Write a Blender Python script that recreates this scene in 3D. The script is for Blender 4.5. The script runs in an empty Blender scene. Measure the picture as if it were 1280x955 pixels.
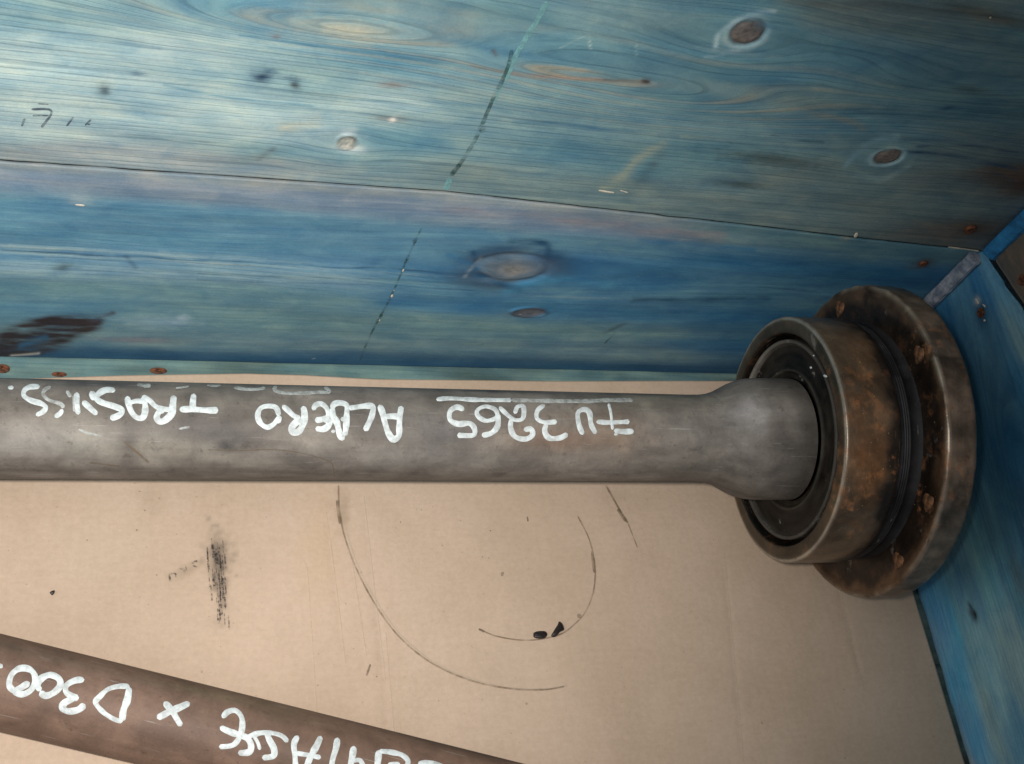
import bpy, math, random
import numpy as np
random.seed(4)
S = bpy.context.scene
# ------------------------------------------------------------------ camera
W0, H0 = 1280.0, 955.0
V1 = np.array([5000.0 - 640, 600.0 - 477.5]); V3 = np.array([50.0 - 640, 1480.0 - 477.5])
F = math.sqrt(-(V1 @ V3))
ax = np.array([V1[0], V1[1], F]); ax /= np.linalg.norm(ax)
az = -np.array([V3[0], V3[1], F]); az /= np.linalg.norm(az)
ay = np.cross(az, ax)
RW = np.array([ax, ay, az])                       # camera coords (right, down, forward) -> world
CAMH = 0.651
CAM = np.array([0, 0, CAMH])
cd = bpy.data.cameras.new('camera'); cam = bpy.data.objects.new('camera', cd)
S.collection.objects.link(cam); S.camera = cam
cd.sensor_width = 36; cd.lens = 36 * F / W0; cd.clip_start = 0.01; cd.clip_end = 50
from mathutils import Matrix, Vector
r_, u_, b_ = RW @ [1, 0, 0], RW @ [0, -1, 0], RW @ [0, 0, -1]
cam.matrix_world = Matrix([[r_[i], u_[i], b_[i], CAM[i]] for i in range(3)] + [[0, 0, 0, 1]])
S.render.resolution_x = 1024; S.render.resolution_y = 764
# ------------------------------------------------------------------ light and exposure
world = bpy.data.worlds.new('World'); S.world = world; world.use_nodes = True
bg = world.node_tree.nodes['Background']
bg.inputs[0].default_value = (0.90, 0.95, 1.0, 1); bg.inputs[1].default_value = 0.19
def lamp(name, kind, loc, target, energy, color, **kw):
    l = bpy.data.lights.new(name, kind); o = bpy.data.objects.new(name, l)
    S.collection.objects.link(o); l.energy = energy; l.color = color
    for k, v in kw.items(): setattr(l, k, v)
    o.location = loc
    d = Vector(target) - Vector(loc); o.rotation_euler = d.to_track_quat('-Z', 'Y').to_euler()
    return o
# the camera's own flash, a little above and left of the lens, aimed left of centre
fl = CAM + RW @ np.array([-0.032, -0.015, 0.0])
lamp('camera_flash', 'SPOT', tuple(fl), (0.04, 0.33, 0.10), 23.0, (1.0, 0.955, 0.90),
     spot_size=math.radians(80), spot_blend=1.0, shadow_soft_size=0.012)
# soft cool fill lamp added up on the left, standing in for daylight
lamp('left_fill', 'AREA', (-1.1, 0.0, 1.0), (0.0, 0.40, 0.2), 6.0, (0.88, 0.95, 1.0), shape='RECTANGLE', size=0.7, size_y=0.9)
S.view_settings.view_transform = 'Standard'; S.view_settings.look = 'None'
S.view_settings.exposure = 0.0; S.view_settings.gamma = 1.0
S.render.engine = 'CYCLES'
S.cycles.filter_width = 1.5

# ------------------------------------------------------------------ maths helpers
def ray(px, py):
    px = np.asarray(px, float); py = np.asarray(py, float)
    d = np.stack([(px - 640), (py - 477.5), np.full_like(px, F)], -1)
    return d @ RW.T
def to_px(P):
    q = (P - CAM) @ RW
    return 640 + F * q[..., 0] / q[..., 2], 477.5 + F * q[..., 1] / q[..., 2]
def hit_plane(px, py, P0, n):
    d = ray(px, py); t = ((P0 - CAM) @ n) / (d @ n)
    return CAM + d * t[..., None]
Zf = np.array([0, 0, 1.0])
def floor_pt(px, py, z=0.0): return hit_plane(px, py, np.array([0, 0, z]), Zf)
def vnoise(x, y, seed=0):
    r = np.random.RandomState(seed).rand(256, 256)
    xi = np.floor(x).astype(int); yi = np.floor(y).astype(int)
    fx = x - xi; fy = y - yi; fx = fx * fx * (3 - 2 * fx); fy = fy * fy * (3 - 2 * fy)
    a = r[xi % 256, yi % 256]; b = r[(xi + 1) % 256, yi % 256]
    c = r[xi % 256, (yi + 1) % 256]; d = r[(xi + 1) % 256, (yi + 1) % 256]
    return (a * (1 - fx) + b * fx) * (1 - fy) + (c * (1 - fx) + d * fx) * fy - 0.5
def fbm(x, y, seed=0, n=4):
    s = 0; a = 1
    for i in range(n):
        s = s + a * vnoise(x * 2 ** i + 17.3 * i, y * 2 ** i + 5.1 * i, seed + i); a *= 0.5
    return s
def sstep(a, b, x):
    t = np.clip((x - a) / (b - a), 0, 1); return t * t * (3 - 2 * t)

# ------------------------------------------------------------------ object helpers
def link(o, parent=None):
    S.collection.objects.link(o)
    if parent is not None: o.parent = parent
    return o
def thing(name, label, cat, loc=(0, 0, 0), group=None):
    o = bpy.data.objects.new(name, None); o.empty_display_size = 0.02
    link(o); o.location = loc; o['label'] = label; o['category'] = cat
    if group: o['group'] = group
    return o
def mesh_obj(name, V, Fc, mat, parent=None, origin=None, smooth=True, attrs=None, label=None, minv=None):
    V = np.asarray(V, float)
    if minv is not None:
        M = np.array(minv); V = V @ M[:3, :3].T + M[:3, 3]
    if origin is not None: V = V - np.asarray(origin)
    me = bpy.data.meshes.new(name)
    if isinstance(Fc, np.ndarray):
        n = len(Fc); k = Fc.shape[1]
        me.vertices.add(len(V)); me.vertices.foreach_set('co', V.ravel())
        me.loops.add(n * k); me.loops.foreach_set('vertex_index', Fc.ravel().astype(np.int32))
        me.polygons.add(n); me.polygons.foreach_set('loop_start', np.arange(0, n * k, k, dtype=np.int32))
        me.update(calc_edges=True)
    else:
        me.from_pydata(V.tolist(), [], Fc)
    me.polygons.foreach_set('use_smooth', np.full(len(me.polygons), smooth))
    for an, (ty, arr) in (attrs or {}).items():
        a = me.attributes.new(an, ty, 'POINT')
        a.data.foreach_set('color' if ty == 'FLOAT_COLOR' else ('vector' if ty == 'FLOAT_VECTOR' else 'value'), np.asarray(arr, np.float32).ravel())
    me.materials.append(mat); me.validate(); me.update()
    o = bpy.data.objects.new(name, me); link(o, parent)
    if label: o['label'] = label
    return o

# ------------------------------------------------------------------ node helper
class NT:
    def __init__(s, name):
        s.m = bpy.data.materials.new(name); s.m.use_nodes = True
        s.t = s.m.node_tree; s.p = s.t.nodes['Principled BSDF']
    def n(s, ty, **kw):
        x = s.t.nodes.new(ty)
        for k, v in kw.items(): setattr(x, k, v)
        return x
    def put(s, sock, v):
        if isinstance(v, bpy.types.NodeSocket): s.t.links.new(v, sock)
        elif isinstance(v, (tuple, list)) and len(v) == 3 and sock.type == 'RGBA': sock.default_value = (*v, 1)
        else: sock.default_value = v
    def math(s, op, a, b=0.0, c=0.0, clamp=False):
        x = s.n('ShaderNodeMath', operation=op, use_clamp=clamp)
        s.put(x.inputs[0], a); s.put(x.inputs[1], b); s.put(x.inputs[2], c); return x.outputs[0]
    def mapr(s, v, a, b, c=0.0, d=1.0):
        x = s.n('ShaderNodeMapRange', interpolation_type='SMOOTHSTEP')
        for i, q in enumerate((v, a, b, c, d)): s.put(x.inputs[i], q)
        return x.outputs[0]
    def mix(s, f, a, b, mode='MIX'):
        x = s.n('ShaderNodeMix', data_type='RGBA', blend_type=mode)
        s.put(x.inputs[0], f); s.put(x.inputs[6], a); s.put(x.inputs[7], b); return x.outputs[2]
    def attr(s, name, out='Color'):
        return s.n('ShaderNodeAttribute', attribute_name=name).outputs[out]
    def obj(s): return s.n('ShaderNodeTexCoord').outputs['Object']
    def vec(s, v, sc):
        x = s.n('ShaderNodeVectorMath', operation='MULTIPLY'); s.put(x.inputs[0], v); x.inputs[1].default_value = sc; return x.outputs[0]
    def comb(s, x_, y_, z_=0.0):
        x = s.n('ShaderNodeCombineXYZ'); s.put(x.inputs[0], x_); s.put(x.inputs[1], y_); s.put(x.inputs[2], z_); return x.outputs[0]
    def sep(s, v):
        x = s.n('ShaderNodeSeparateXYZ'); s.put(x.inputs[0], v); return x.outputs
    def noise(s, v, sc=1.0, det=3.0, rough=0.55, dist=0.0):
        x = s.n('ShaderNodeTexNoise'); s.put(x.inputs['Vector'], v); x.inputs['Scale'].default_value = sc
        x.inputs['Detail'].default_value = det; x.inputs['Roughness'].default_value = rough; x.inputs['Distortion'].default_value = dist
        return x.outputs[0]
    def bump(s, h, st, dist):
        x = s.n('ShaderNodeBump'); x.inputs['Strength'].default_value = st; x.inputs['Distance'].default_value = dist
        s.put(x.inputs['Height'], h); return x.outputs[0]
    def fin(s, col, rough, metal=0.0, nrm=None, spec=None, alpha=None):
        s.put(s.p.inputs['Base Color'], col); s.put(s.p.inputs['Roughness'], rough); s.put(s.p.inputs['Metallic'], metal)
        if nrm is not None: s.put(s.p.inputs['Normal'], nrm)
        if spec is not None: s.put(s.p.inputs['Specular IOR Level'], spec)
        if alpha is not None: s.put(s.p.inputs['Alpha'], alpha)
        return s.m

# ------------------------------------------------------------------ materials
def wood_material(name='blue_stained_pine', rough=0.55):
    m = NT(name)
    col = m.attr('col'); fl_ = m.attr('flow', 'Vector'); sp = m.sep(fl_)
    u, g, ring = sp[0], sp[1], sp[2]
    # growth rings
    wob = m.noise(m.comb(m.math('MULTIPLY', u, 14), m.math('MULTIPLY', g, 90)), 1, 3)
    ph = m.math('ADD', m.math('DIVIDE', g, 0.0033), m.math('ADD', m.math('MULTIPLY', wob, 1.3), m.math('MULTIPLY', m.noise(m.comb(m.math('MULTIPLY', u, 0.8), m.math('MULTIPLY', g, 130)), 1, 2), 2.4)))
    fr = m.math('FRACT', ph)
    late = m.math('MULTIPLY', m.mapr(fr, 0.50, 0.86), m.mapr(fr, 0.90, 1.0, 1, 0))
    brk = m.mapr(m.noise(m.comb(m.math('MULTIPLY', u, 22), m.math('MULTIPLY', g, 420)), 1, 2), 0.33, 0.66)
    late = m.math('MULTIPLY', m.math('MULTIPLY', late, ring), m.math('ADD', m.math('MULTIPLY', brk, 0.75), 0.25))
    fib = m.noise(m.comb(m.math('MULTIPLY', u, 45), m.math('MULTIPLY', g, 1500)), 1, 4, 0.65)
    fib2 = m.noise(m.comb(m.math('MULTIPLY', u, 9), m.math('MULTIPLY', g, 260)), 1, 3, 0.6)
    blot = m.noise(m.comb(m.math('MULTIPLY', u, 24), m.math('MULTIPLY', g, 75)), 1, 4, 0.6)
    fine = m.noise(m.obj(), 900, 2, 0.6)
    mott = m.noise(m.vec(m.obj(), (38, 38, 70)), 1, 5, 0.65, 0.6)
    c = m.mix(m.math('MULTIPLY', late, 0.40, clamp=True), col, m.mix(1.0, col, (0.42, 0.52, 0.60), 'MULTIPLY'))
    c = m.mix(1.0, c, m.mix(fib, (0.80, 0.81, 0.82), (1.20, 1.19, 1.18)), 'MULTIPLY')
    c = m.mix(1.0, c, m.mix(m.mapr(fib2, 0.3, 0.7), (0.87, 0.90, 0.93), (1.13, 1.10, 1.06)), 'MULTIPLY')
    c = m.mix(1.0, c, m.mix(m.mapr(blot, 0.25, 0.75), (0.80, 0.88, 0.96), (1.20, 1.11, 1.03)), 'MULTIPLY')
    c = m.mix(1.0, c, m.mix(fine, (0.86, 0.86, 0.86), (1.14, 1.14, 1.14)), 'MULTIPLY')
    c = m.mix(1.0, c, m.mix(m.mapr(mott, 0.28, 0.72), (0.80, 0.88, 0.94), (1.20, 1.12, 1.06)), 'MULTIPLY')
    # rubbed pale scratches and dust flecks
    fleck = m.mapr(m.noise(m.vec(m.obj(), (110, 110, 330)), 1, 3, 0.7), 0.68, 0.78)
    c = m.mix(m.math('MULTIPLY', fleck, 0.35), c, (0.36, 0.40, 0.40))
    dk = m.mapr(m.noise(m.vec(m.obj(), (75, 75, 260)), 1, 4, 0.7), 0.70, 0.80)
    c = m.mix(m.math('MULTIPLY', dk, 0.45), c, (0.03, 0.05, 0.07))
    h = m.math('ADD', m.math('MULTIPLY', late, -1.0), m.math('MULTIPLY', fib, 0.9))
    r = m.math('ADD', rough - 0.12, m.math('MULTIPLY', fib2, 0.26))
    return m.fin(c, r, 0.0, m.bump(h, 0.30, 0.0005), spec=0.35)

def cardboard_material():
    m = NT('brown_cardboard')
    col = m.attr('col'); o = m.obj(); sp = m.sep(o)
    n1 = m.noise(o, 9, 4, 0.6); n2 = m.noise(o, 420, 3, 0.7); n3 = m.noise(m.vec(o, (60, 420, 1)), 1, 3, 0.6)
    flute = m.math('SINE', m.math('MULTIPLY', sp[0], 2 * math.pi / 0.0072))
    c = m.mix(1.0, col, m.mix(m.mapr(n1, 0.3, 0.7), (0.93, 0.92, 0.90), (1.06, 1.06, 1.08)), 'MULTIPLY')
    c = m.mix(1.0, c, m.mix(n2, (0.86, 0.85, 0.83), (1.14, 1.15, 1.17)), 'MULTIPLY')
    c = m.mix(1.0, c, m.mix(n3, (0.95, 0.95, 0.94), (1.05, 1.05, 1.06)), 'MULTIPLY')
    c = m.mix(1.0, c, m.mix(m.math('MULTIPLY_ADD', flute, 0.5, 0.5), (0.994, 0.994, 0.994), (1.006, 1.006, 1.006)), 'MULTIPLY')
    sp2 = m.mapr(m.noise(o, 520, 1, 0.5), 0.76, 0.80)
    c = m.mix(m.math('MULTIPLY', sp2, 0.5), c, (0.16, 0.11, 0.07))
    h = m.math('ADD', m.math('MULTIPLY', n2, 0.35), m.math('MULTIPLY', flute, 0.04))
    return m.fin(c, 0.68, 0.0, m.bump(h, 0.35, 0.0004), spec=0.3)

def metal_material(name, rough=0.42, metal=0.55, axial=True, rust=0.0, grime=0.5, spec=0.5):
    m = NT(name)
    col = m.attr('col'); o = m.obj()
    n1 = m.noise(o, 55, 5, 0.65, 0.4); n2 = m.noise(o, 900, 3, 0.7)
    n3 = m.noise(m.vec(o, (40, 500, 500)) if axial else m.vec(o, (900, 90, 90)), 1, 3, 0.6)
    n4 = m.noise(o, 150, 4, 0.7)
    c = m.mix(1.0, col, m.mix(m.mapr(n1, 0.28, 0.72), (0.76, 0.75, 0.75), (1.22, 1.22, 1.20)), 'MULTIPLY')
    c = m.mix(1.0, c, m.mix(n2, (0.82, 0.82, 0.82), (1.18, 1.18, 1.18)), 'MULTIPLY')
    c = m.mix(1.0, c, m.mix(n3, (0.86, 0.86, 0.86), (1.14, 1.14, 1.14)), 'MULTIPLY')
    if rust:
        rs = m.mapr(m.math('ADD', m.math('MULTIPLY', n4, 0.6), m.math('MULTIPLY', n1, 0.4)), 0.50, 0.66)
        rs = m.math('MULTIPLY', rs, m.math('MULTIPLY', m.attr('rust', 'Fac'), rust), clamp=True)
        c = m.mix(rs, c, m.mix(n2, (0.30, 0.10, 0.035), (0.50, 0.22, 0.08)))
        metal_ = m.math('MULTIPLY', m.math('SUBTRACT', 1.0, rs), metal)
        fle = m.mapr(m.noise(o, 480, 2, 0.5), 0.735, 0.76)
        c = m.mix(m.math('MULTIPLY', fle, m.attr('rust', 'Fac')), c, (0.55, 0.42, 0.18))
    else: metal_ = metal
    scr = m.mapr(m.noise(m.vec(o, (28, 620, 620) if axial else (700, 60, 60)), 1, 3, 0.75), 0.64, 0.72)
    c = m.mix(m.math('MULTIPLY', scr, 0.30), c, (0.42, 0.40, 0.37))
    pit = m.mapr(m.noise(m.vec(o, (330, 420, 420)), 1, 3, 0.7), 0.62, 0.72)
    c = m.mix(m.math('MULTIPLY', pit, 0.45), c, m.mix(1.0, c, (0.40, 0.33, 0.27), 'MULTIPLY'))
    gr = m.mapr(n4, 0.58, 0.72)
    c = m.mix(m.math('MULTIPLY', gr, grime), c, m.mix(1.0, c, (0.45, 0.42, 0.40), 'MULTIPLY'))
    h = m.math('ADD', m.math('MULTIPLY', n2, 0.5), m.math('MULTIPLY', n4, 0.8))
    r = m.math('ADD', rough - 0.10, m.math('MULTIPLY', n1, 0.22))
    return m.fin(c, r, metal_, m.bump(h, 0.30, 0.0005), spec=spec)

def paint_material(name, col, wear_lo, wear_hi, alpha=1.0, scale=260, rough=0.6, lo=0.0):
    m = NT(name); o = m.obj()
    n = m.noise(o, scale, 3, 0.7); n2 = m.noise(o, 120, 2)
    a = m.math('MULTIPLY', m.mapr(n, wear_lo, wear_hi, lo, 1.0), alpha)
    c = m.mix(n2, tuple(0.82 * x for x in col), col)
    return m.fin(c, rough, 0.0, alpha=a)
def plain(name, c1, c2, scale, rough, metal=0.0, b=0.4):
    m = NT(name); o = m.obj(); n = m.noise(o, scale, 4, 0.65); n2 = m.noise(o, scale * 6, 2)
    c = m.mix(m.mapr(n, 0.3, 0.7), c1, c2)
    c = m.mix(1.0, c, m.mix(n2, (0.8, 0.8, 0.8), (1.2, 1.2, 1.2)), 'MULTIPLY')
    return m.fin(c, rough, metal, m.bump(n2, b, 0.0006))

M_WOOD = wood_material()
M_CARD = cardboard_material()
M_SHAFT = metal_material('dull_grey_steel', 0.62, 0.12, True, grime=0.5, spec=.35)
M_SHAFT2 = metal_material('brown_grey_steel', 0.62, 0.10, True, grime=0.3, spec=.35)
M_HUB = metal_material('rusty_turned_steel', 0.36, 0.55, False, rust=0.9, grime=0.6)
M_SEAL = metal_material('black_greasy_seal', 0.50, 0.0, False, rust=.3, grime=0.5, spec=.16)
M_RUST = plain('rusty_screw_metal', (0.035, 0.016, 0.010), (0.22, 0.075, 0.03), 420, 0.7, 0.2)
M_STUD = plain('rust_crusted_bolt_end', (0.045, 0.026, 0.016), (0.27, 0.12, 0.05), 330, 0.6, 0.3)
M_PAINT = paint_material('white_marker_paint', (0.68, 0.74, 0.745), 0.30, 0.64, 0.97, 240, 0.6, 0.62)
M_FAINT = paint_material('worn_white_marker_paint', (0.54, 0.57, 0.55), 0.34, 0.62, 0.78, 260, 0.6, 0.40)
M_PENCIL = paint_material('grey_pencil', (0.06, 0.08, 0.12), 0.36, 0.60, 0.75, 260, .6, .35)
M_SMUDGE = paint_material('black_smudge', (0.035, 0.03, 0.03), 0.40, 0.66, 0.62, 600, .7, .08)
M_CREASE = paint_material('pressed_brown_line', (0.20, 0.14, 0.085), 0.30, 0.70, 0.62, 120, .6, .25)
M_LIGHTC = paint_material('pale_crease_and_highlight', (0.66, 0.55, 0.42), 0.35, 0.65, 0.5, 90, .6, .3)
M_GREEN = paint_material('dark_green_line', (0.03, 0.085, 0.08), 0.38, 0.68, 0.62, 150, .6, .12)
M_CYAN = paint_material('pale_cyan_line', (0.22, 0.48, 0.49), 0.32, 0.62, 0.75, 300, .6, .35)
M_GREASE = plain('black_grease', (0.008, 0.007, 0.007), (0.03, 0.022, 0.02), 400, 0.35)
M_GREYST = plain('worn_grey_wood', (0.12, 0.15, 0.20), (0.36, 0.38, 0.43), 160, 0.7)
M_BLUEST = plain('bright_blue_paint', (0.015, 0.09, 0.20), (0.03, 0.22, 0.45), 90, 0.5)
M_CHIP = plain('bare_pale_wood_chip', (0.5, 0.45, 0.36), (0.7, 0.64, 0.52), 300, 0.7)

# ------------------------------------------------------------------ planes of the crate
A0 = floor_pt(0, 447); A1 = floor_pt(1065, 472)                 # back wall foot, left end and corner
eb = (A1 - A0); eb /= np.linalg.norm(eb)
nb = np.array([eb[1], -eb[0], 0])                               # faces the camera side
if nb[1] > 0: nb = -nb
R0 = A1; R1 = floor_pt(1206.5, 955)
er = (R1 - R0); er[2] = 0; er /= np.linalg.norm(er)
nr = np.array([er[1], -er[0], 0]);
if nr[0] > 0: nr = -nr
def wall_pt(px, py, off=0.0): return hit_plane(px, py, A0 + nb * off, nb)
def side_pt(px, py, off=0.0): return hit_plane(px, py, R0 + nr * off, nr)
crate = thing('wooden_crate', 'open crate of blue stained pine boards forming the wall behind and right of the shafts', 'crate', tuple(A1))
CR = np.array(A1)

def paint_field(S_, Z_, pts, aniso=0.28, sharp=3.0):
    """pts: (s, z, rgb, weight)"""
    num = np.zeros(S_.shape + (3,)); den = np.zeros(S_.shape)
    for (s, z, c, w) in pts:
        d2 = ((S_ - s) * aniso) ** 2 + (Z_ - z) ** 2 + 1.5e-5
        wt = w / d2 ** (sharp / 2); num += wt[..., None] * np.array(c); den += wt
    return num / den[..., None]

def slab(name, O, e, n, s0, s1, zlo, zhi, thick, du, dv, paint, mat, parent, origin, disp=None, label=None, rnd=0.0011):
    """board standing on plane (O, e) ; zlo/zhi functions of s ; paint(S,Z,PX,PY)->col, flow(3)"""
    nu = max(2, int((s1 - s0) / du)); s = np.linspace(s0, s1, nu)
    hz = np.max(zhi(s) - zlo(s)); nv = max(2, int(hz / dv)); w = np.linspace(0, 1, nv)
    Sg, Wg = np.meshgrid(s, w, indexing='ij')
    lo, hi = zlo(Sg), zhi(Sg); Zg = lo + (hi - lo) * Wg
    P = O + Sg[..., None] * e + Zg[..., None] * Zf
    PX, PY = to_px(P)
    col, flow = paint(Sg, Zg, PX, PY)
    ed = np.minimum(np.minimum(Zg - lo, hi - Zg), np.minimum(Sg - s0, s1 - Sg))
    back = np.where(ed < rnd, rnd - np.sqrt(np.clip(rnd ** 2 - (rnd - ed) ** 2, 0, None)), 0)
    back = back * (0.8 + 0.6 * fbm(Sg * 60, Zg * 8 + 3, 9))
    d = -back
    if disp is not None: d = d + disp(Sg, Zg, PX, PY)
    P = P + d[..., None] * n
    V = P.reshape(-1, 3); idx = np.arange(nu * nv).reshape(nu, nv)
    Fq = np.stack([idx[:-1, :-1], idx[1:, :-1], idx[1:, 1:], idx[:-1, 1:]], -1).reshape(-1, 4)
    # orientation
    a, b, c = V[Fq[0][0]], V[Fq[0][1]], V[Fq[0][2]]
    if np.cross(b - a, c - a) @ n < 0: Fq = Fq[:, ::-1]
    loop = np.concatenate([idx[:, 0], idx[-1, 1:], idx[-2::-1, -1], idx[0, -2:0:-1]])
    nb_ = len(V); Vb = V[loop] - n * thick
    k = len(loop); i = np.arange(k); j = (i + 1) % k
    side = np.stack([loop[i], loop[j], nb_ + j, nb_ + i], -1)
    V2 = np.vstack([V, Vb])
    cx = len(V2); V2 = np.vstack([V2, Vb.mean(0)])
    col2 = np.concatenate([col.reshape(-1, 3), col.reshape(-1, 3)[loop] * 0.9, col.reshape(-1, 3)[:1]])
    fl2 = np.concatenate([flow.reshape(-1, 3), flow.reshape(-1, 3)[loop], flow.reshape(-1, 3)[:1]])
    cap = np.stack([nb_ + i, nb_ + j, np.full(k, cx), np.full(k, cx)], -1)
    Fa = np.vstack([Fq, side])
    col4 = np.concatenate([col2, np.ones((len(col2), 1))], 1)
    V2 = V2[:-1]; col4 = col4[:-1]; fl2 = fl2[:-1]
    return mesh_obj(name, V2, Fa, mat, parent, origin, True, {'col': ('FLOAT_COLOR', col4), 'flow': ('FLOAT_VECTOR', fl2)}, label)

# stain colours of the wood (linear)
PALE = (0.335, 0.455, 0.465); WASH = (0.195, 0.315, 0.335); BLUE = (0.090, 0.230, 0.330); VIV = (0.035, 0.155, 0.29)
DEEP = (0.018, 0.070, 0.14); OLIV = (0.17, 0.245, 0.25); TAN = (0.46, 0.42, 0.31); LAV = (0.25, 0.295, 0.31); TEAL = (0.115, 0.235, 0.275)
CORE = (0.13, 0.075, 0.05)

def sz_wall(px, py):
    P = wall_pt(px, py); return (P - A0) @ eb, P[..., 2]
def sz_side(px, py):
    P = side_pt(px, py); return (P - R0) @ er, P[..., 2]

def catmull(pts, step):
    P = np.array(pts, float)
    if len(P) == 2:
        L = np.linalg.norm(P[1] - P[0]); n = max(2, int(L / step)); return P[0] + (P[1] - P[0]) * np.linspace(0, 1, n + 1)[:, None]
    Q = np.vstack([2 * P[0] - P[1], P, 2 * P[-1] - P[-2]]); out = []
    for i in range(1, len(Q) - 2):
        p0, p1, p2, p3 = Q[i - 1:i + 3]; n = max(2, int(np.linalg.norm(p2 - p1) / step))
        for t in np.linspace(0, 1, n, endpoint=False):
            out.append(0.5 * ((2 * p1) + (-p0 + p2) * t + (2 * p0 - 5 * p1 + 4 * p2 - p3) * t * t + (-p0 + 3 * p1 - 3 * p2 + p3) * t ** 3))
    out.append(Q[-2]); return np.array(out)
def poly_dist(X, Y, pts):
    P = catmull(pts, 4.0) if len(pts) > 2 else np.array(pts, float); d = np.full(X.shape, 1e9)
    for a, b in zip(P[:-1], P[1:]):
        v = b - a; L2 = v @ v + 1e-9; t = np.clip(((X - a[0]) * v[0] + (Y - a[1]) * v[1]) / L2, 0, 1)
        d = np.minimum(d, (X - a[0] - t * v[0]) ** 2 + (Y - a[1] - t * v[1]) ** 2)
    return np.sqrt(d)
TB = (0.30, 0.27, 0.20)
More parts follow.
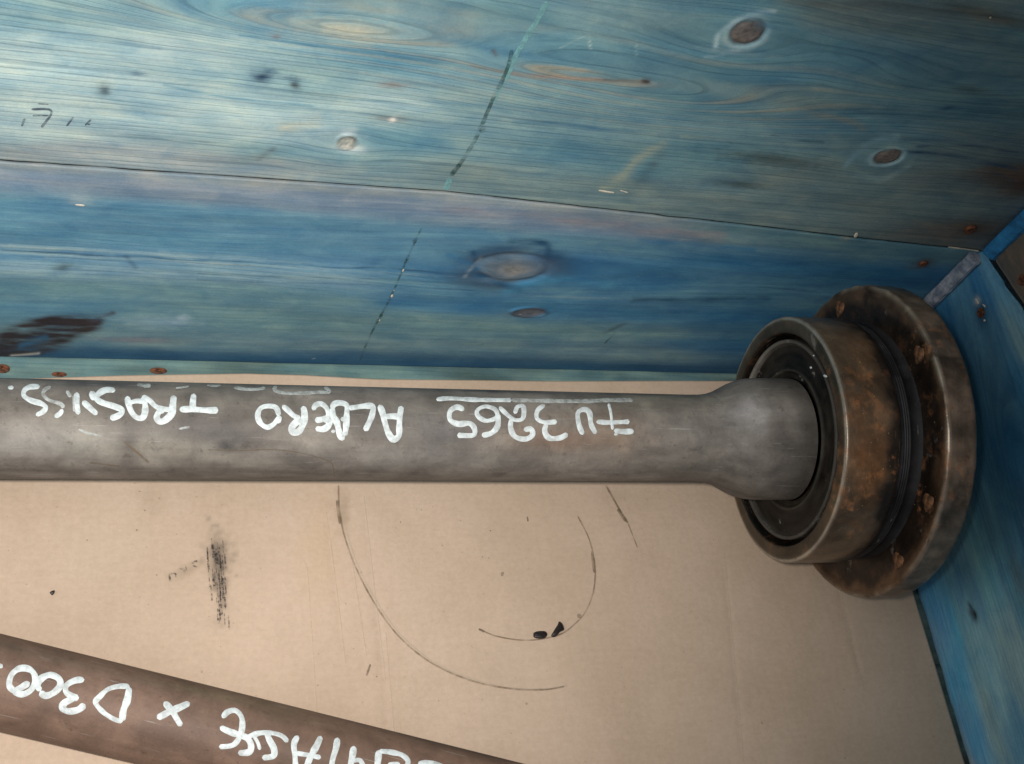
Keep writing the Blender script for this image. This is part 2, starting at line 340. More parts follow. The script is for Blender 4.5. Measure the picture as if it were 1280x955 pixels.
def make_paint(pts, knots, spots, flames, ringpts, sz, seed, aniso=0.28, warp=1.0, gscale=1.0, ringdef=0.4, tilt=0.0, lines=(), tanreg=()):
    P_ = []
    for q in pts:
        px, py, c = q[:3]; w = q[3] if len(q) > 3 else 1.0
        s, z = sz(px, py); P_.append((float(s), float(z), c, w))
    def paint(Sg, Zg, PX, PY):
        ws = Sg + 0.030 * fbm(Sg * 12, Zg * 30, seed) * warp; wz = Zg + 0.010 * fbm(Sg * 9, Zg * 55, seed + 5) * warp
        col = paint_field(ws, wz, P_, aniso)
        col = col * (1 + 0.20 * fbm(Sg * 16, Zg * 130, seed + 9))[..., None]
        # bluer / greyer blotches where the stain took
        bl = 0.45 * sstep(0.05, 0.5, fbm(Sg * 14, Zg * 45, seed + 20))
        col = col * (1 - 0.30 * bl[..., None]) + np.array(VIV) * 0.30 * bl[..., None]
        g = Zg + tilt * Sg + 0.007 * fbm(Sg * 3, Zg * 7, seed + 12, 2) + 0.0006 * fbm(Sg * 22, Zg * 30, seed + 14, 2)
        ring = np.full(Sg.shape, ringdef)
        for (px, py, rad, val) in ringpts:
            s, z = sz(px, py); q = np.exp(-(((Sg - s) * 0.5) ** 2 + (Zg - z) ** 2) / rad ** 2); ring = ring + (val - ringdef) * q
        for (px, py, la, lb, A) in flames:
            s, z = sz(px, py); q = np.exp(-((Sg - s) / la) ** 2 - ((Zg - z) / lb) ** 2); g = g + 0.7 * A * q
        for (px, py, a, b, rot, kind) in knots:
            s, z = sz(px, py); ds, dz = Sg - s, Zg - z
            cr, sr = math.cos(rot), math.sin(rot); x = (ds * cr + dz * sr) / a; y = (-ds * sr + dz * cr) / b
            rr = np.sqrt(x * x + y * y); ang = np.arctan2(y, x)
            rn = rr * (1 + 0.16 * fbm(ang * 1.2 + 7, rr * 2 + seed, 31))
            far = np.exp(-(ds / (a * 5.5)) ** 2 - (dz / (b * 4.0)) ** 2)
            g = g - 1.25 * b * np.tanh(dz / b) * far
            if kind == 'pale':
                halo = np.exp(-((rn - 1.35) / 0.30) ** 2); wide = np.exp(-(rn / 3.0) ** 2)
                col = col * (1 - 0.45 * wide[..., None]) + np.array((0.15, 0.34, 0.40)) * 0.45 * wide[..., None]
                col = col * (1 - 0.75 * halo[..., None]) + np.array((0.33, 0.47, 0.50)) * 0.75 * halo[..., None]
                core = sstep(1.12, 0.95, rn)
                cc = np.array((0.150, 0.128, 0.115)) * (1 + 0.6 * fbm(rn * 5, ang * 3, 40) + .10 * np.sin(rn * 14))[..., None]
                line = np.exp(-((rn - 1.05) / 0.10) ** 2) * 0.7
            elif kind == 'ring':
                wide = np.exp(-(rn / 3.2) ** 2) * sstep(1.5, -1.0, (ds + 0.0) / a - dz / b); wide2 = np.exp(-(np.sqrt(((ds - .012) / .016) ** 2 + ((dz - .003) / .008) ** 2)) ** 2)
                col = col * (1 - 0.45 * wide2[..., None]) + np.array(BLUE) * 0.45 * wide2[..., None]
                hl = np.exp(-(((ds - .003) / .006) ** 2 + ((dz + .0045) / .003) ** 2)); hl = np.maximum(hl, .8 * np.exp(-(((ds + .001) / .004) ** 2 + ((dz - .0065) / .003) ** 2)))  # highlights on the small knot, painted into the colour
                col = col * (1 - 0.8 * hl[..., None]) + np.array((0.62, 0.68, 0.66)) * 0.8 * hl[..., None]
                core = sstep(1.1, 0.9, rn) * .8
                cc = np.array((0.26, 0.27, 0.24)) * (1 + 0.8 * fbm(rn * 5, ang * 3, 40))[..., None]
                line = np.exp(-((rn - 1.0) / 0.20) ** 2) * 0.95 * (0.6 + 0.5 * np.sin(ang + .8))
            elif kind == 'brown':
                core = sstep(1.12, 0.9, rn) * .8; cc = np.array((0.085, 0.07, 0.065)) * (1 + 0.8 * fbm(rn * 5, ang * 3, 44))[..., None]
                line = np.exp(-((rn - 1.05) / 0.12) ** 2) * 0.8
            elif kind == 'dark':
                wide = np.exp(-(rn / 2.3) ** 2); core = sstep(1.25, 0.8, rn)
                col = col * (1 - 0.6 * wide[..., None]) + np.array(DEEP) * 0.6 * wide[..., None]
                cc = np.array((0.035, 0.028, 0.03)) * (1 + 0.8 * fbm(Sg * 70, Zg * 300, 41))[..., None]
                line = np.exp(-((rn - 1.0) / 0.25) ** 2) * 0.6
            else:                                           # 'soft': stained knot, weak core
                wide = np.exp(-((rn - 1.35) / 0.55) ** 2) * sstep(-1.2, 0.6, np.sin(ang * 3 + 1.0) + 0.5)
                col = col * (1 - 0.80 * wide[..., None]) + np.array(DEEP) * 0.80 * wide[..., None]
                core = np.exp(-rn ** 2 * 1.1) * 0.85
                cc = np.array((0.22, 0.20, 0.17)) * (1 + 0.5 * fbm(rn * 6, ang * 2, 43))[..., None]
                line = np.exp(-((rn - 1.0) / 0.14) ** 2) * 0.45 * sstep(0.1, .9, np.sin(ang * 2 + 4))
            col = col * (1 - core[..., None]) + cc * core[..., None]
            col = col * (1 - 0.7 * line[..., None]) + np.array((0.035, 0.03, 0.03)) * 0.7 * line[..., None]
            ring = ring * (1 - sstep(1.5, 0.9, rn))
        for (px, py, a, b, c, al, rot) in spots:
            s, z = sz(px, py); ds, dz = Sg - s, Zg - z
            cr, sr = math.cos(rot), math.sin(rot); x = (ds * cr + dz * sr) / a; y = (-ds * sr + dz * cr) / b
            rr = np.sqrt(x * x + y * y) * (1 + 0.5 * fbm(Sg * 250, Zg * 500, 51, 3))
            k = (al * np.exp(-rr ** 2 * 1.1))[..., None]; col = col * (1 - k) + np.array(c) * k
        for (px, py, la, lb) in tanreg:
            s, z = sz(px, py); q = np.exp(-((Sg - s) / la) ** 2 - ((Zg - z) / lb) ** 2)
            f = (g + 0.0007 * fbm(Sg * 60, Zg * 60, 81, 3)) / 0.0098; f = f - np.floor(f)
            k = (q * 0.52 * np.exp(-((f - 0.5) / 0.13) ** 2) * np.clip(0.75 + 1.3 * fbm(Sg * 25, Zg * 120, 82, 3), 0, 1))[..., None]; col = col * (1 - k) + np.array((0.33, 0.28, 0.19)) * k
        WX = PX + 14 * fbm(Sg * 25, Zg * 25, 71, 3); WY = PY + 5 * fbm(Sg * 25, Zg * 40, 72, 3)
        for (lp, w, c, al) in lines:
            xs_ = [q[0] for q in lp]; ys_ = [q[1] for q in lp]; mk = (WX > min(xs_) - 3 * w) & (WX < max(xs_) + 3 * w) & (WY > min(ys_) - 3 * w) & (WY < max(ys_) + 3 * w)
            if c in (TB, TAN): w = w * 1.7; al = al * .55
            d = poly_dist(WX[mk], WY[mk], lp) / (w * 0.5); k = al * np.exp(-d ** 2) * (1 + 1.3 * fbm(Sg[mk] * 70, Zg[mk] * 320, 73, 4)); k = np.clip(k, 0, 1)[:, None]
            col[mk] = col[mk] * (1 - k) + np.array(c) * k
        flow = np.stack([Sg, g * gscale, np.clip(ring, 0, 1.2)], -1)
        return np.clip(col, 0.004, 0.9), flow
    return paint

# ---- back wall boards
jx = [(-160, 190), (0, 201), (300, 222), (555, 240), (905, 279), (1090, 300), (1228, 314)]
jp = np.array([sz_wall(*q) for q in jx]); 
zj = lambda s: np.interp(s, jp[:, 0], jp[:, 1])
sL = float(jp[0, 0]) - 0.03; sC = float((A1 - A0) @ eb)
0 and print('joint', jp.round(4).tolist(), 'corner s', sC, 'vertical check', to_px(A1 + Zf * zj(sC)))
BLUE_L = BLUE; BLUE = (0.100, 0.232, 0.300); VIV_L = VIV; VIV = (0.05, 0.16, 0.25)
up_pts = [(0, 60, PALE), (110, 100, PALE, 2), (60, 170, PALE), (250, 60, PALE), (330, 150, PALE), (150, 10, WASH), (0, 10, WASH), (330, 10, BLUE),
          (420, 10, WASH), (470, 70, BLUE), (560, 60, WASH), (480, 120, PALE), (380, 90, WASH), (380, 190, WASH), (480, 170, BLUE, .7), (560, 130, WASH), (620, 60, BLUE),
          (660, 20, TEAL), (760, 20, WASH), (700, 60, BLUE), (850, 60, BLUE), (960, 10, BLUE), (1080, 20, OLIV, 2), (1180, 10, OLIV, 2), (1270, 40, TEAL), (700, 120, WASH),
          (640, 180, WASH), (720, 185, BLUE), (780, 150, WASH), (820, 200, TEAL), (880, 130, BLUE), (960, 90, BLUE), (1000, 130, OLIV, .7), (1060, 150, BLUE), (1160, 110, TEAL),
          (1240, 130, TEAL), (1200, 200, OLIV), (1130, 250, OLIV, 2), (1000, 220, OLIV), (900, 190, TEAL), (800, 240, OLIV), (600, 220, OLIV), (250, 200, LAV), (90, 190, LAV),
          (1000, 270, OLIV), (1240, 290, (0.14, 0.13, 0.11)), (1050, 70, BLUE), (940, 120, WASH, .6), (1275, 220, (0.12, 0.09, 0.07))]
knots_u = [(935, 40, .0076, .0070, 0.1, 'pale'), (1110, 196, .0070, .0053, 0.25, 'pale'), (433, 178, .0042, .0045, 0, 'ring')]
spots_u = [(438, 38, .030, .0058, (0.45, .40, .27), .55, 0.0),
           (328, 96, .0036, .0026, (0.02, .035, .06), 1, 0), (327, 97, .006, .005, DEEP, .4, 0), (337, 88, .003, .0015, DEEP, .7, 0), (369, 106, .0022, .003, (0.03, .045, .06), .9, .5), (362, 98, .004, .0014, DEEP, .6, 0), (131, 113, .0016, .0026, (0.04, 0.06, 0.07), .9, 0), (130, 111, .003, .006, (0.10, 0.15, 0.16), .5, 0),
           (492, 106, .007, .0022, (0.20, 0.13, 0.11), .6, 0), (487, 148, .007, .002, (0.12, .12, .12), .6, 0), (491, 149, .0016, .0016, (0.7, .7, .66), .9, 0), (152, 188, .013, .003, LAV, .8, 0), (325, 195, .014, .0035, OLIV, .7, .5),
           (967, 200, .034, .0052, (0.055, 0.085, 0.09), .85, -.04), (927, 231, .016, .0030, (0.07, 0.10, 0.10), .8, -.02), (1184, 135, .005, .002, DEEP, .7, .3), (1215, 112, .012, .0025, (0.06, 0.09, 0.09), .6, 0),
           (1214, 286, .011, .006, (0.10, 0.05, 0.03), .7, 0), (1278, 232, .014, .010, (0.08, 0.045, 0.03), .7, 0), (1240, 20, .03, .003, (0.05, 0.07, 0.07), .7, -.1), (228, 146, .003, .003, PALE, .7, 0),
           (172, 92, .004, .0015, DEEP, .6, 0), (345, 46, .002, .0015, (0.2, .12, .1), .7, 0), (1150, 175, .02, .0018, DEEP, .5, .1), (1080, 140, .02, .002, DEEP, .4, -.05),
           (915, 64, .02, .0015, PALE, .5, 0), (690, 140, .05, .0022, VIV, .5, -.03), (620, 62, .04, .0028, VIV, .6, -.08), (430, 60, .05, .002, VIV, .55, -.04)]
flames_u = [(415, 40, .085, .0125, .032), (690, 90, .050, .0065, .017), (830, 122, .085, .0150, .036), (640, -10, .16, .014, -.012), (1180, 110, .08, .016, .016), (1010, 60, .06, .012, -.008)]
tanreg_u = [(470, 30, .12, .030), (700, 92, .06, .010), (900, 120, .10, .026)]
rings_u = [(80, 80, .09, 1.1), (200, 140, .08, 1.0), (330, 120, .06, .9), (560, 150, .05, .6), (700, 30, .05, .6), (1200, 60, .06, .7), (950, 100, .07, .75), (1150, 190, .05, .8)]
kd = []
def disp_for(knots, sz, extra=()):
    def f(Sg, Zg, PX, PY):
        d = 0.0006 * fbm(Sg * 5, Zg * 9, 77, 3)
        for (px, py, a, b, rot, kind) in knots:
            s, z = sz(px, py); r = np.sqrt(((Sg - s) / a) ** 2 + ((Zg - z) / b) ** 2)
            d = d + (0.0009 * np.exp(-(r / 1.8) ** 2) - 0.0011 * np.exp(-((r - 1.05) / 0.16) ** 2)) * (1 if kind in ('pale', 'soft') else -1.0)
        for (px, py, a, b, dep) in extra:
            s, z = sz(px, py); r = np.sqrt(((Sg - s) / a) ** 2 + ((Zg - z) / b) ** 2); d = d - dep * np.exp(-r ** 2)
        return d
    return f
TB = (0.30, 0.27, 0.20)
lines_u = [([(620, 62), (623, 68)], 5, (0.10, .07, .05), .8), ([(590, 82), (640, 90), (690, 94), (740, 100), (808, 102)], 5, (0.15, .13, .11), .6), ([(640, 90), (680, 94), (750, 99)], 4, (.36, .27, .22), .4), ([(806, 101), (812, 102)], 5, (0.06, .05, .05), .9),
  ([(1010, 138), (1060, 150), (1075, 160)], 10, (0.25, .24, .19), .3),
  ([(755, 232), (785, 218), (800, 200), (830, 182)], 12, (0.33, .36, .27), .5), ([(830, 195), (810, 225), (780, 245)], 14, (0.09, .16, .19), .5), ([(893, 58), (898, 40), (915, 24), (945, 15), (965, 14)], 6, (0.34, .50, .56), .75), ([(905, 64), (925, 62)], 5, (0.34, .50, .56), .5), ([(905, 68), (880, 72)], 4, (.3, .42, .48), .4), ([(960, 30), (985, 30), (1010, 45)], 8, BLUE, .7),
  ([(1062, 205), (1070, 188), (1090, 176), (1120, 172)], 8, (0.22, .38, .44), .6), ([(1075, 218), (1105, 222), (1135, 205)], 8, (0.30, .42, .42), .65), ([(1138, 188), (1190, 192), (1275, 212)], 4, (0.04, .09, .14), .6), ([(1150, 182), (1220, 180), (1275, 190)], 3, (0.04, .09, .14), .5), ([(1145, 198), (1200, 203), (1270, 226)], 2.5, (0.04, .09, .14), .4), ([(1100, 150), (1140, 168), (1180, 170)], 10, BLUE, .5),
  ([(960, 170), (1030, 177)], 3, (0.05, .09, .12), .6), ([(700, 60), (740, 40)], 1.6, PALE, .3), ([(738, 42), (741, 60)], 2, PALE, .5), ([(797, 50), (799, 70)], 2, PALE, .4), ([(640, 150), (720, 155), (850, 172)], 6, VIV, .5), ([(300, 45), (400, 58), (480, 66)], 3, VIV, .6), ([(400, 120), (560, 130), (640, 140)], 3, BLUE, .4), ([(200, 105), (300, 125), (390, 132)], 2.5, BLUE, .6), ([(0, 35), (80, 42), (200, 62)], 4, VIV, .35),
  ([(450, 160), (500, 170), (560, 172)], 12, BLUE, .45), ([(350, 160), (395, 150)], 16, (0.40, .42, .34), .4), ([(318, 200), (340, 185)], 6, (0.12, .14, .15), .5), ([(985, 0), (1100, 8), (1200, 16), (1280, 28)], 16, (0.14, .15, .13), .45), ([(950, 25), (1020, 40), (1110, 75)], 12, BLUE, .45)]
paint_u = make_paint(up_pts, knots_u, spots_u, flames_u, rings_u, sz_wall, 3, lines=lines_u, tanreg=tanreg_u)
board_u = slab('board', A0, eb, nb, sL, sC + 0.09, lambda s: zj(s) + 0.0003, lambda s: zj(s) * 0 + 0.44, 0.018, 0.0011, 0.0009, paint_u, M_WOOD, crate, CR,
     disp_for(knots_u, sz_wall), label='wide upper back board with two pale ringed knots and tan flame grain')
BLUE = BLUE_L; VIV = VIV_L
lo_pts = []
for x in range(0, 1201, 100):
    k = x / 1200.0
    yj = 201 + 0.0703 * x if x < 555 else 240 + 0.111 * (x - 555)
    yb = 450 + 0.0225 * x
    bands = [(0.03, LAV if x < 1000 else TEAL), (0.10, (0.20, 0.26, 0.33) if x < 900 else TEAL), (0.22, BLUE), (0.34, BLUE if x < 700 else VIV), (0.46, (0.13, 0.29, 0.42) if x < 500 else VIV), (0.53, (0.22, .36, .44) if x < 420 else BLUE), (0.62, TEAL if x < 500 else VIV), (0.75, (0.13, 0.25, 0.28) if x > 150 else BLUE), (0.87, (0.14, 0.24, 0.27)), (0.96, DEEP), (1.0, DEEP)]
    if x > 850: bands = [(0.05, TEAL), (0.25, VIV), (0.45, BLUE), (0.6, VIV), (0.8, VIV), (1.0, DEEP)]
    for t, c in bands: lo_pts.append((x, yj + (yb - yj) * t, c))
knots_l = [(640, 335, .021, .0125, 0.0, 'soft'), (662, 391, .0105, .0046, 0.12, 'brown'), ]
DK = (0.028, 0.022, 0.026)
lines_l = [([(-20, 436), (10, 420), (40, 408), (75, 402), (112, 403)], 15, DK, .95), ([(-20, 444), (20, 438), (60, 432), (95, 418), (114, 405)], 12, DK, .95), ([(100, 403), (135, 392)], 6, (0.05, .06, .09), .6), ([(-10, 432), (45, 421), (95, 408)], 24, DK, .95), ([(25, 431), (55, 424)], 7, (0.03, .09, .16), .75),
  ([(12, 442), (30, 441), (50, 439)], 3, (0.5, .45, .38), .7), ([(590, 318), (600, 340), (625, 352), (655, 362)], 7, DEEP, .85), ([(600, 325), (585, 342)], 5, (.5, .55, .55), .4), ([(640, 305), (680, 305), (688, 325)], 10, DEEP, .75), ([(560, 320), (600, 335)], 8, VIV, .6), ([(640, 362), (700, 350), (760, 352)], 14, (0.06, .24, .40), .6), ([(720, 345), (880, 352)], 14, VIV, .55),
  ([(0, 222), (200, 232), (400, 246), (560, 262)], 10, (0.28, .32, .36), .35), ([(560, 262), (700, 276), (900, 295)], 16, (0.22, .22, .25), .45), ([(0, 308), (120, 313), (260, 322)], 3, PALE, .45), ([(0, 315), (160, 324), (330, 334)], 2.2, PALE, .45), ([(60, 322), (220, 331), (400, 342)], 2, PALE, .3), ([(200, 314), (330, 323)], 2.2, PALE, .3), ([(0, 312), (250, 325), (600, 340)], 2, DEEP, .6), ([(160, 320), (170, 335)], 5, DEEP, .5), ([(250, 350), (600, 362)], 1.6, DEEP, .3), ([(250, 343), (600, 352)], 1.6, DEEP, .3),
  ([(790, 376), (960, 372)], 8, DEEP, .5), ([(800, 300), (940, 312)], 8, VIV, .5)]
spots_l = [(98, 250, .006, .005, (0.32, .38, .40), .5, 0), (80, 334, .0045, .003, (0.04, .08, .10), .8, .4),
           (200, 402, .020, .006, (0.26, .40, .48), .6, 0), (225, 400, .005, .004, (0.42, .52, .56), .6, 0), (170, 425, .02, .003, (0.22, .20, .22), .6, 0), (60, 310, .12, .0014, PALE, .55, -.01), (200, 325, .14, .0014, PALE, .5, -.01),  # the two light blue spots paint the soft highlight low on the board
           (100, 345, .12, .0012, WASH, .5, -.01), (330, 345, .10, .0014, WASH, .45, 0), (640, 395, .012, .003, (0.08, .07, .07), .3, 0), (590, 345, .012, .004, DEEP, .6, -.4), (620, 312, .02, .003, DEEP, .55, .2), (690, 320, .012, .005, DEEP, .6, -.3),
           (1070, 293, .006, .003, (0.6, .52, .36), .8, .6), (1154, 329, .008, .006, (0.07, 0.045, 0.035), .8, 0), (930, 300, .02, .004, WASH, .5, 0), (770, 410, .01, .002, (0.03, .05, .06), .5, .9), (720, 372, .03, .0014, PALE, .3, 0), (985, 362, .03, .0014, DEEP, .5, -.05)]
flames_l = [(640, 335, .09, .02, 0.004), (200, 380, .15, .012, .006)]
rings_l = [(100, 325, .018, 1.1), (300, 335, .018, .9), (520, 350, .015, .7), (880, 365, .02, .6)]
paint_l = make_paint(lo_pts, knots_l, spots_l, flames_l, rings_l, sz_wall, 13, aniso=0.22, warp=0.55, ringdef=0.10, lines=lines_l)
board_l = slab('board', A0, eb, nb, sL, sC + 0.012, lambda s: s * 0 + 0.0005, lambda s: zj(s) - 0.0003, 0.018, 0.0011, 0.0009, paint_l, M_WOOD, crate, CR,
     disp_for(knots_l, sz_wall, [(600, 345, .01, .004, .0006)]), label='darker blue lower back board with a blackened torn knot at its left end')
# ---- right wall boards
zjr = float(zj(sC)) ; rj = sz_side(1279, 398)
print('side joint', zjr, rj)
sd_pts = [(1180, 420, VIV), (1230, 430, BLUE), (1270, 470, (0.06, .21, .34)), (1215, 560, VIV), (1260, 560, VIV), (1240, 640, BLUE), (1275, 650, (0.06, .20, .30)), (1190, 700, BLUE), (1160, 740, (0.06, .24, .42)), (1190, 780, (0.08, .33, .47)), (1230, 720, (0.12, .33, .40)),
          (1270, 720, (0.07, .22, .30)), (1160, 790, (0.2, .28, .38)), (1175, 850, LAV), (1195, 850, (0.07, .32, .50)), (1225, 830, (0.2, .38, .42)), (1270, 810, WASH), (1240, 900, WASH), (1215, 920, (0.07, .30, .50)), (1195, 900, LAV), (1215, 950, LAV), (1275, 920, BLUE), (1270, 860, WASH),
          (1250, 350, BLUE), (1225, 340, VIV), (1262, 400, WASH)]
spots_s = [(1215, 768, .0050, .0030, (0.008, .012, .02), .95, 0.25), (1212, 758, .004, .0012, (0.01, .02, .04), .8, .2), (1228, 392, .010, .008, (0.02, .04, .07), .6, 0), (1222, 376, .003, .0025, (0.55, .58, .56), .8, .8), (1272, 720, .02, .006, (0.12, .14, .13), .6, 0)]
sd_pts = [(x, y, tuple(min(.6, 1.18 * q) for q in c)) for x, y, c in sd_pts]
paint_s = make_paint(sd_pts, [(1330, 690, .03, .016, 0, 'soft')], spots_s, [(1290, 640, .10, .03, .014)], [(1240, 640, .07, .8), (1250, 850, .06, .5)], sz_side, 23, aniso=0.30, ringdef=0.4)
rz = lambda s: zjr + (rj[1] - zjr) * s / rj[0]
zside = lambda s: rz(s) - 0.0007
board_s = slab('board', R0, er, nr, -0.012, 0.52, lambda s: s * 0 + 0.0005, zside, 0.018, 0.0013, 0.0011, paint_s, M_WOOD, crate, CR,
     disp_for([], sz_side, [(1215, 768, .004, .003, .002)]), label='bright teal blue lower board of the right side', rnd=0.006)
bp = [(1278, 345, (0.16, 0.12, 0.085)), (1270, 330, (0.12, 0.10, 0.08)), (1290, 380, (0.15, 0.13, 0.11)), (1290, 250, (0.10, .13, .15))]
paint_t = make_paint(bp, [], [(1277, 350, .008, .008, (0.25, .11, .04), .7, 0)], [], [], sz_side, 33)
slab('board', R0 - nr * 0.005, er, nr, -0.002, 0.52, lambda s: rz(s) + 0.0015, lambda s: s * 0 + 0.44, 0.018, 0.003, 0.0025, paint_t, M_WOOD, crate, CR,
     label='bare brown upper board of the right side set back')
# ---- floor boards under the cardboard
fb_pts = [(0, 455, (0.16, .27, .27)), (100, 458, (0.20, .30, .28)), (250, 460, (0.14, .24, .23)), (400, 466, (0.22, .32, .31)), (600, 470, (0.13, .22, .22)), (800, 472, (0.10, .19, .20))]
def floor_board(y0, y1, seed, label=None):
    O = np.array([-0.25, y0, -0.014]); nu, nv = 260, 28
    xs = np.linspace(-0.25, 0.56, nu); ys = np.linspace(y0, y1, nv)
    X, Y = np.meshgrid(xs, ys, indexing='ij'); ed = np.minimum(Y - y0, y1 - Y)
    Z = -0.0012 * np.exp(-ed / 0.001) - 0.0002
    c = np.array((0.105, 0.175, 0.170)) * (1 + 0.8 * fbm(X * 20, Y * 180, seed))[..., None]
    c = np.clip(c, .02, .6); V = np.stack([X, Y, Z], -1).reshape(-1, 3)
    idx = np.arange(nu * nv).reshape(nu, nv); Fq = np.stack([idx[:-1, :-1], idx[1:, :-1], idx[1:, 1:], idx[:-1, 1:]], -1).reshape(-1, 4)
    loop = np.concatenate([idx[:, 0], idx[-1, 1:], idx[-2::-1, -1], idx[0, -2:0:-1]]); n0 = len(V); k = len(loop); i = np.arange(k); j = (i + 1) % k
    V2 = np.vstack([V, V[loop] - [0, 0, 0.015]]); side = np.stack([loop[j], loop[i], n0 + i, n0 + j], -1)
    cc = np.concatenate([c.reshape(-1, 3), c.reshape(-1, 3)[loop]]); fl3 = np.stack([X, Y, X * 0 + .5], -1).reshape(-1, 3); fl3 = np.concatenate([fl3, fl3[loop]])
    return mesh_obj('floor_board', V2, np.vstack([Fq, side]), M_WOOD, crate, CR, True, {'col': ('FLOAT_COLOR', np.c_[cc, np.ones(len(cc))]), 'flow': ('FLOAT_VECTOR', fl3)}, label)
yb = float(A1[1]) + 0.010
fboards = [floor_board(yb - 0.112 * (k + 1) + 0.001, yb - 0.112 * k, 60 + k, 'grey green floor board showing as a thin strip beside the cardboard' if k == 0 else None) for k in range(5)]

# ---- corner strips
def box_between(name, a, b, w, d, mat, parent, origin, rot=45, label=None, seed=1):
    """square batten from a to b (vertical), rotated"""
    r = np.random.RandomState(seed); n = 30; V = []; Fs = []
    th = [math.radians(rot + 45 + 90 * i) for i in range(4)]
    prof = []
    for t in th:
        for dt in (-0.22, 0.22): prof.append((math.cos(t + dt) * w, math.sin(t + dt) * d))
    for i in range(n + 1):
        p = a + (b - a) * i / n
        for (x, y) in prof:
            V.append(p + np.array([x * (1 + .10 * (r.rand() - .5)), y * (1 + .10 * (r.rand() - .5)), 0]))
    k = len(prof)
    for i in range(n):
        for j in range(k): Fs.append([i * k + j, i * k + (j + 1) % k, (i + 1) * k + (j + 1) % k, (i + 1) * k + j])
    Fs.append(list(range(k))[::-1]); Fs.append([n * k + j for j in range(k)])
    return mesh_obj(name, np.array(V), Fs, mat, parent, origin, False, None, label)
cn = A1.copy()
box_between('corner_strip', cn + [-0.0035, -0.0035, 0.001], cn + [-0.0035, -0.0035, zjr - 0.002], .0052, .0052, M_GREYST, crate, CR, label='worn grey strip in the lower crate corner')
box_between('corner_strip', cn + [0.0030, -0.0045, zjr + 0.004], cn + [0.0030, -0.0045, 0.40], .0056, .0056, M_BLUEST, crate, CR, label='bright blue strip in the upper crate corner', seed=2)

# ---- rusty screws
def frame_from(n):
    if n[2] > 0.95: return np.array([0, 1.0, 0]), np.array([-1.0, 0, 0])
    n = n / np.linalg.norm(n); t = np.cross(n, [0.3, 0.2, 0.9]); t /= np.linalg.norm(t); return t, np.cross(n, t)
def screw_mesh(r=0.0034):
    prof = [(0.0, -0.0002), (r * .30, -0.0001), (r * .42, 0.0008), (r * .8, 0.0009), (r, 0.0004), (r * 1.02, -0.001)]
    k = 14; V = []; Fs = []
    for i, (rr, z) in enumerate(prof):
        for j in range(k):
            a = 2 * math.pi * j / k; q = rr
            if i in (1, 2): q = rr * (1.35 if j % 4 == 0 else 0.7)
            V.append((q * math.cos(a), q * math.sin(a), z))
    for i in range(len(prof) - 1):
        for j in range(k): Fs.append((i * k + j, (i + 1) * k + j, (i + 1) * k + (j + 1) % k, i * k + (j + 1) % k))
    me = bpy.data.meshes.new('screw_head'); me.from_pydata(V, [], Fs); me.materials.append(M_RUST); me.update()
    return me
SM = screw_mesh()
def screw(P, n, parent, origin, sc=1.0, sy=1.0):
    o = bpy.data.objects.new('screw_head', SM); link(o, parent)
    t, b = frame_from(n); n = n / np.linalg.norm(n); P = P - origin + n * 0.0006
    o.matrix_local = Matrix([[t[i] * sc * sy, b[i] * sc / sy, n[i] * sc, P[i]] for i in range(3)] + [[0, 0, 0, 1]])
screw(wall_pt(1213, 286), nb, board_u, CR, 1.1); screw(wall_pt(1154, 329), nb, board_l, CR, 0.8)
screw(side_pt(1227, 391), nr, board_s, CR, 0.95); screw(side_pt(1279, 350, -0.005), nr, crate, CR, 1.0)
for q, k1, k2 in (((3, 461), 1.0, .85), ((74, 468), 0.75, .62), ((198, 463.5), .95, .66)): screw(floor_pt(*q) - [0, 0, .0006], Zf, fboards[0], CR, k1, k2)

# ------------------------------------------------------------------ ribbons: painted and scratched strokes lying on a surface
def strokes(name, lst, proj, mat, parent, minv=None, origin=None, h=0.00025, base=0.00006, label=None, wob=0.12, stuff=False):
    """one object for each letter or mark: strokes that touch are joined"""
    if stuff:
        o = strokes_mesh(name, lst, proj, mat, parent, minv, origin, h, base, label, wob); o['kind'] = 'stuff'; return
    C = [catmull(p, 2.0) for p, w in lst]; n = len(C); gid = list(range(n))
    for i in range(n):
        for j in range(i):
            d = np.sqrt(((C[i][:, None] - C[j][None]) ** 2).sum(-1)).min()
            if d < 0.45 * (lst[i][1] + lst[j][1]):
                a, b = gid[i], gid[j]; gid = [b if g == a else g for g in gid]
    nm = {'white_lettering': 'painted_letter', 'worn_white_lettering': 'worn_paint_stroke'}.get(name, name)
    for g in sorted(set(gid)):
        strokes_mesh(nm, [lst[i] for i in range(n) if gid[i] == g], proj, mat, parent, minv, origin, h, base, None, wob, 'lettering' in name)
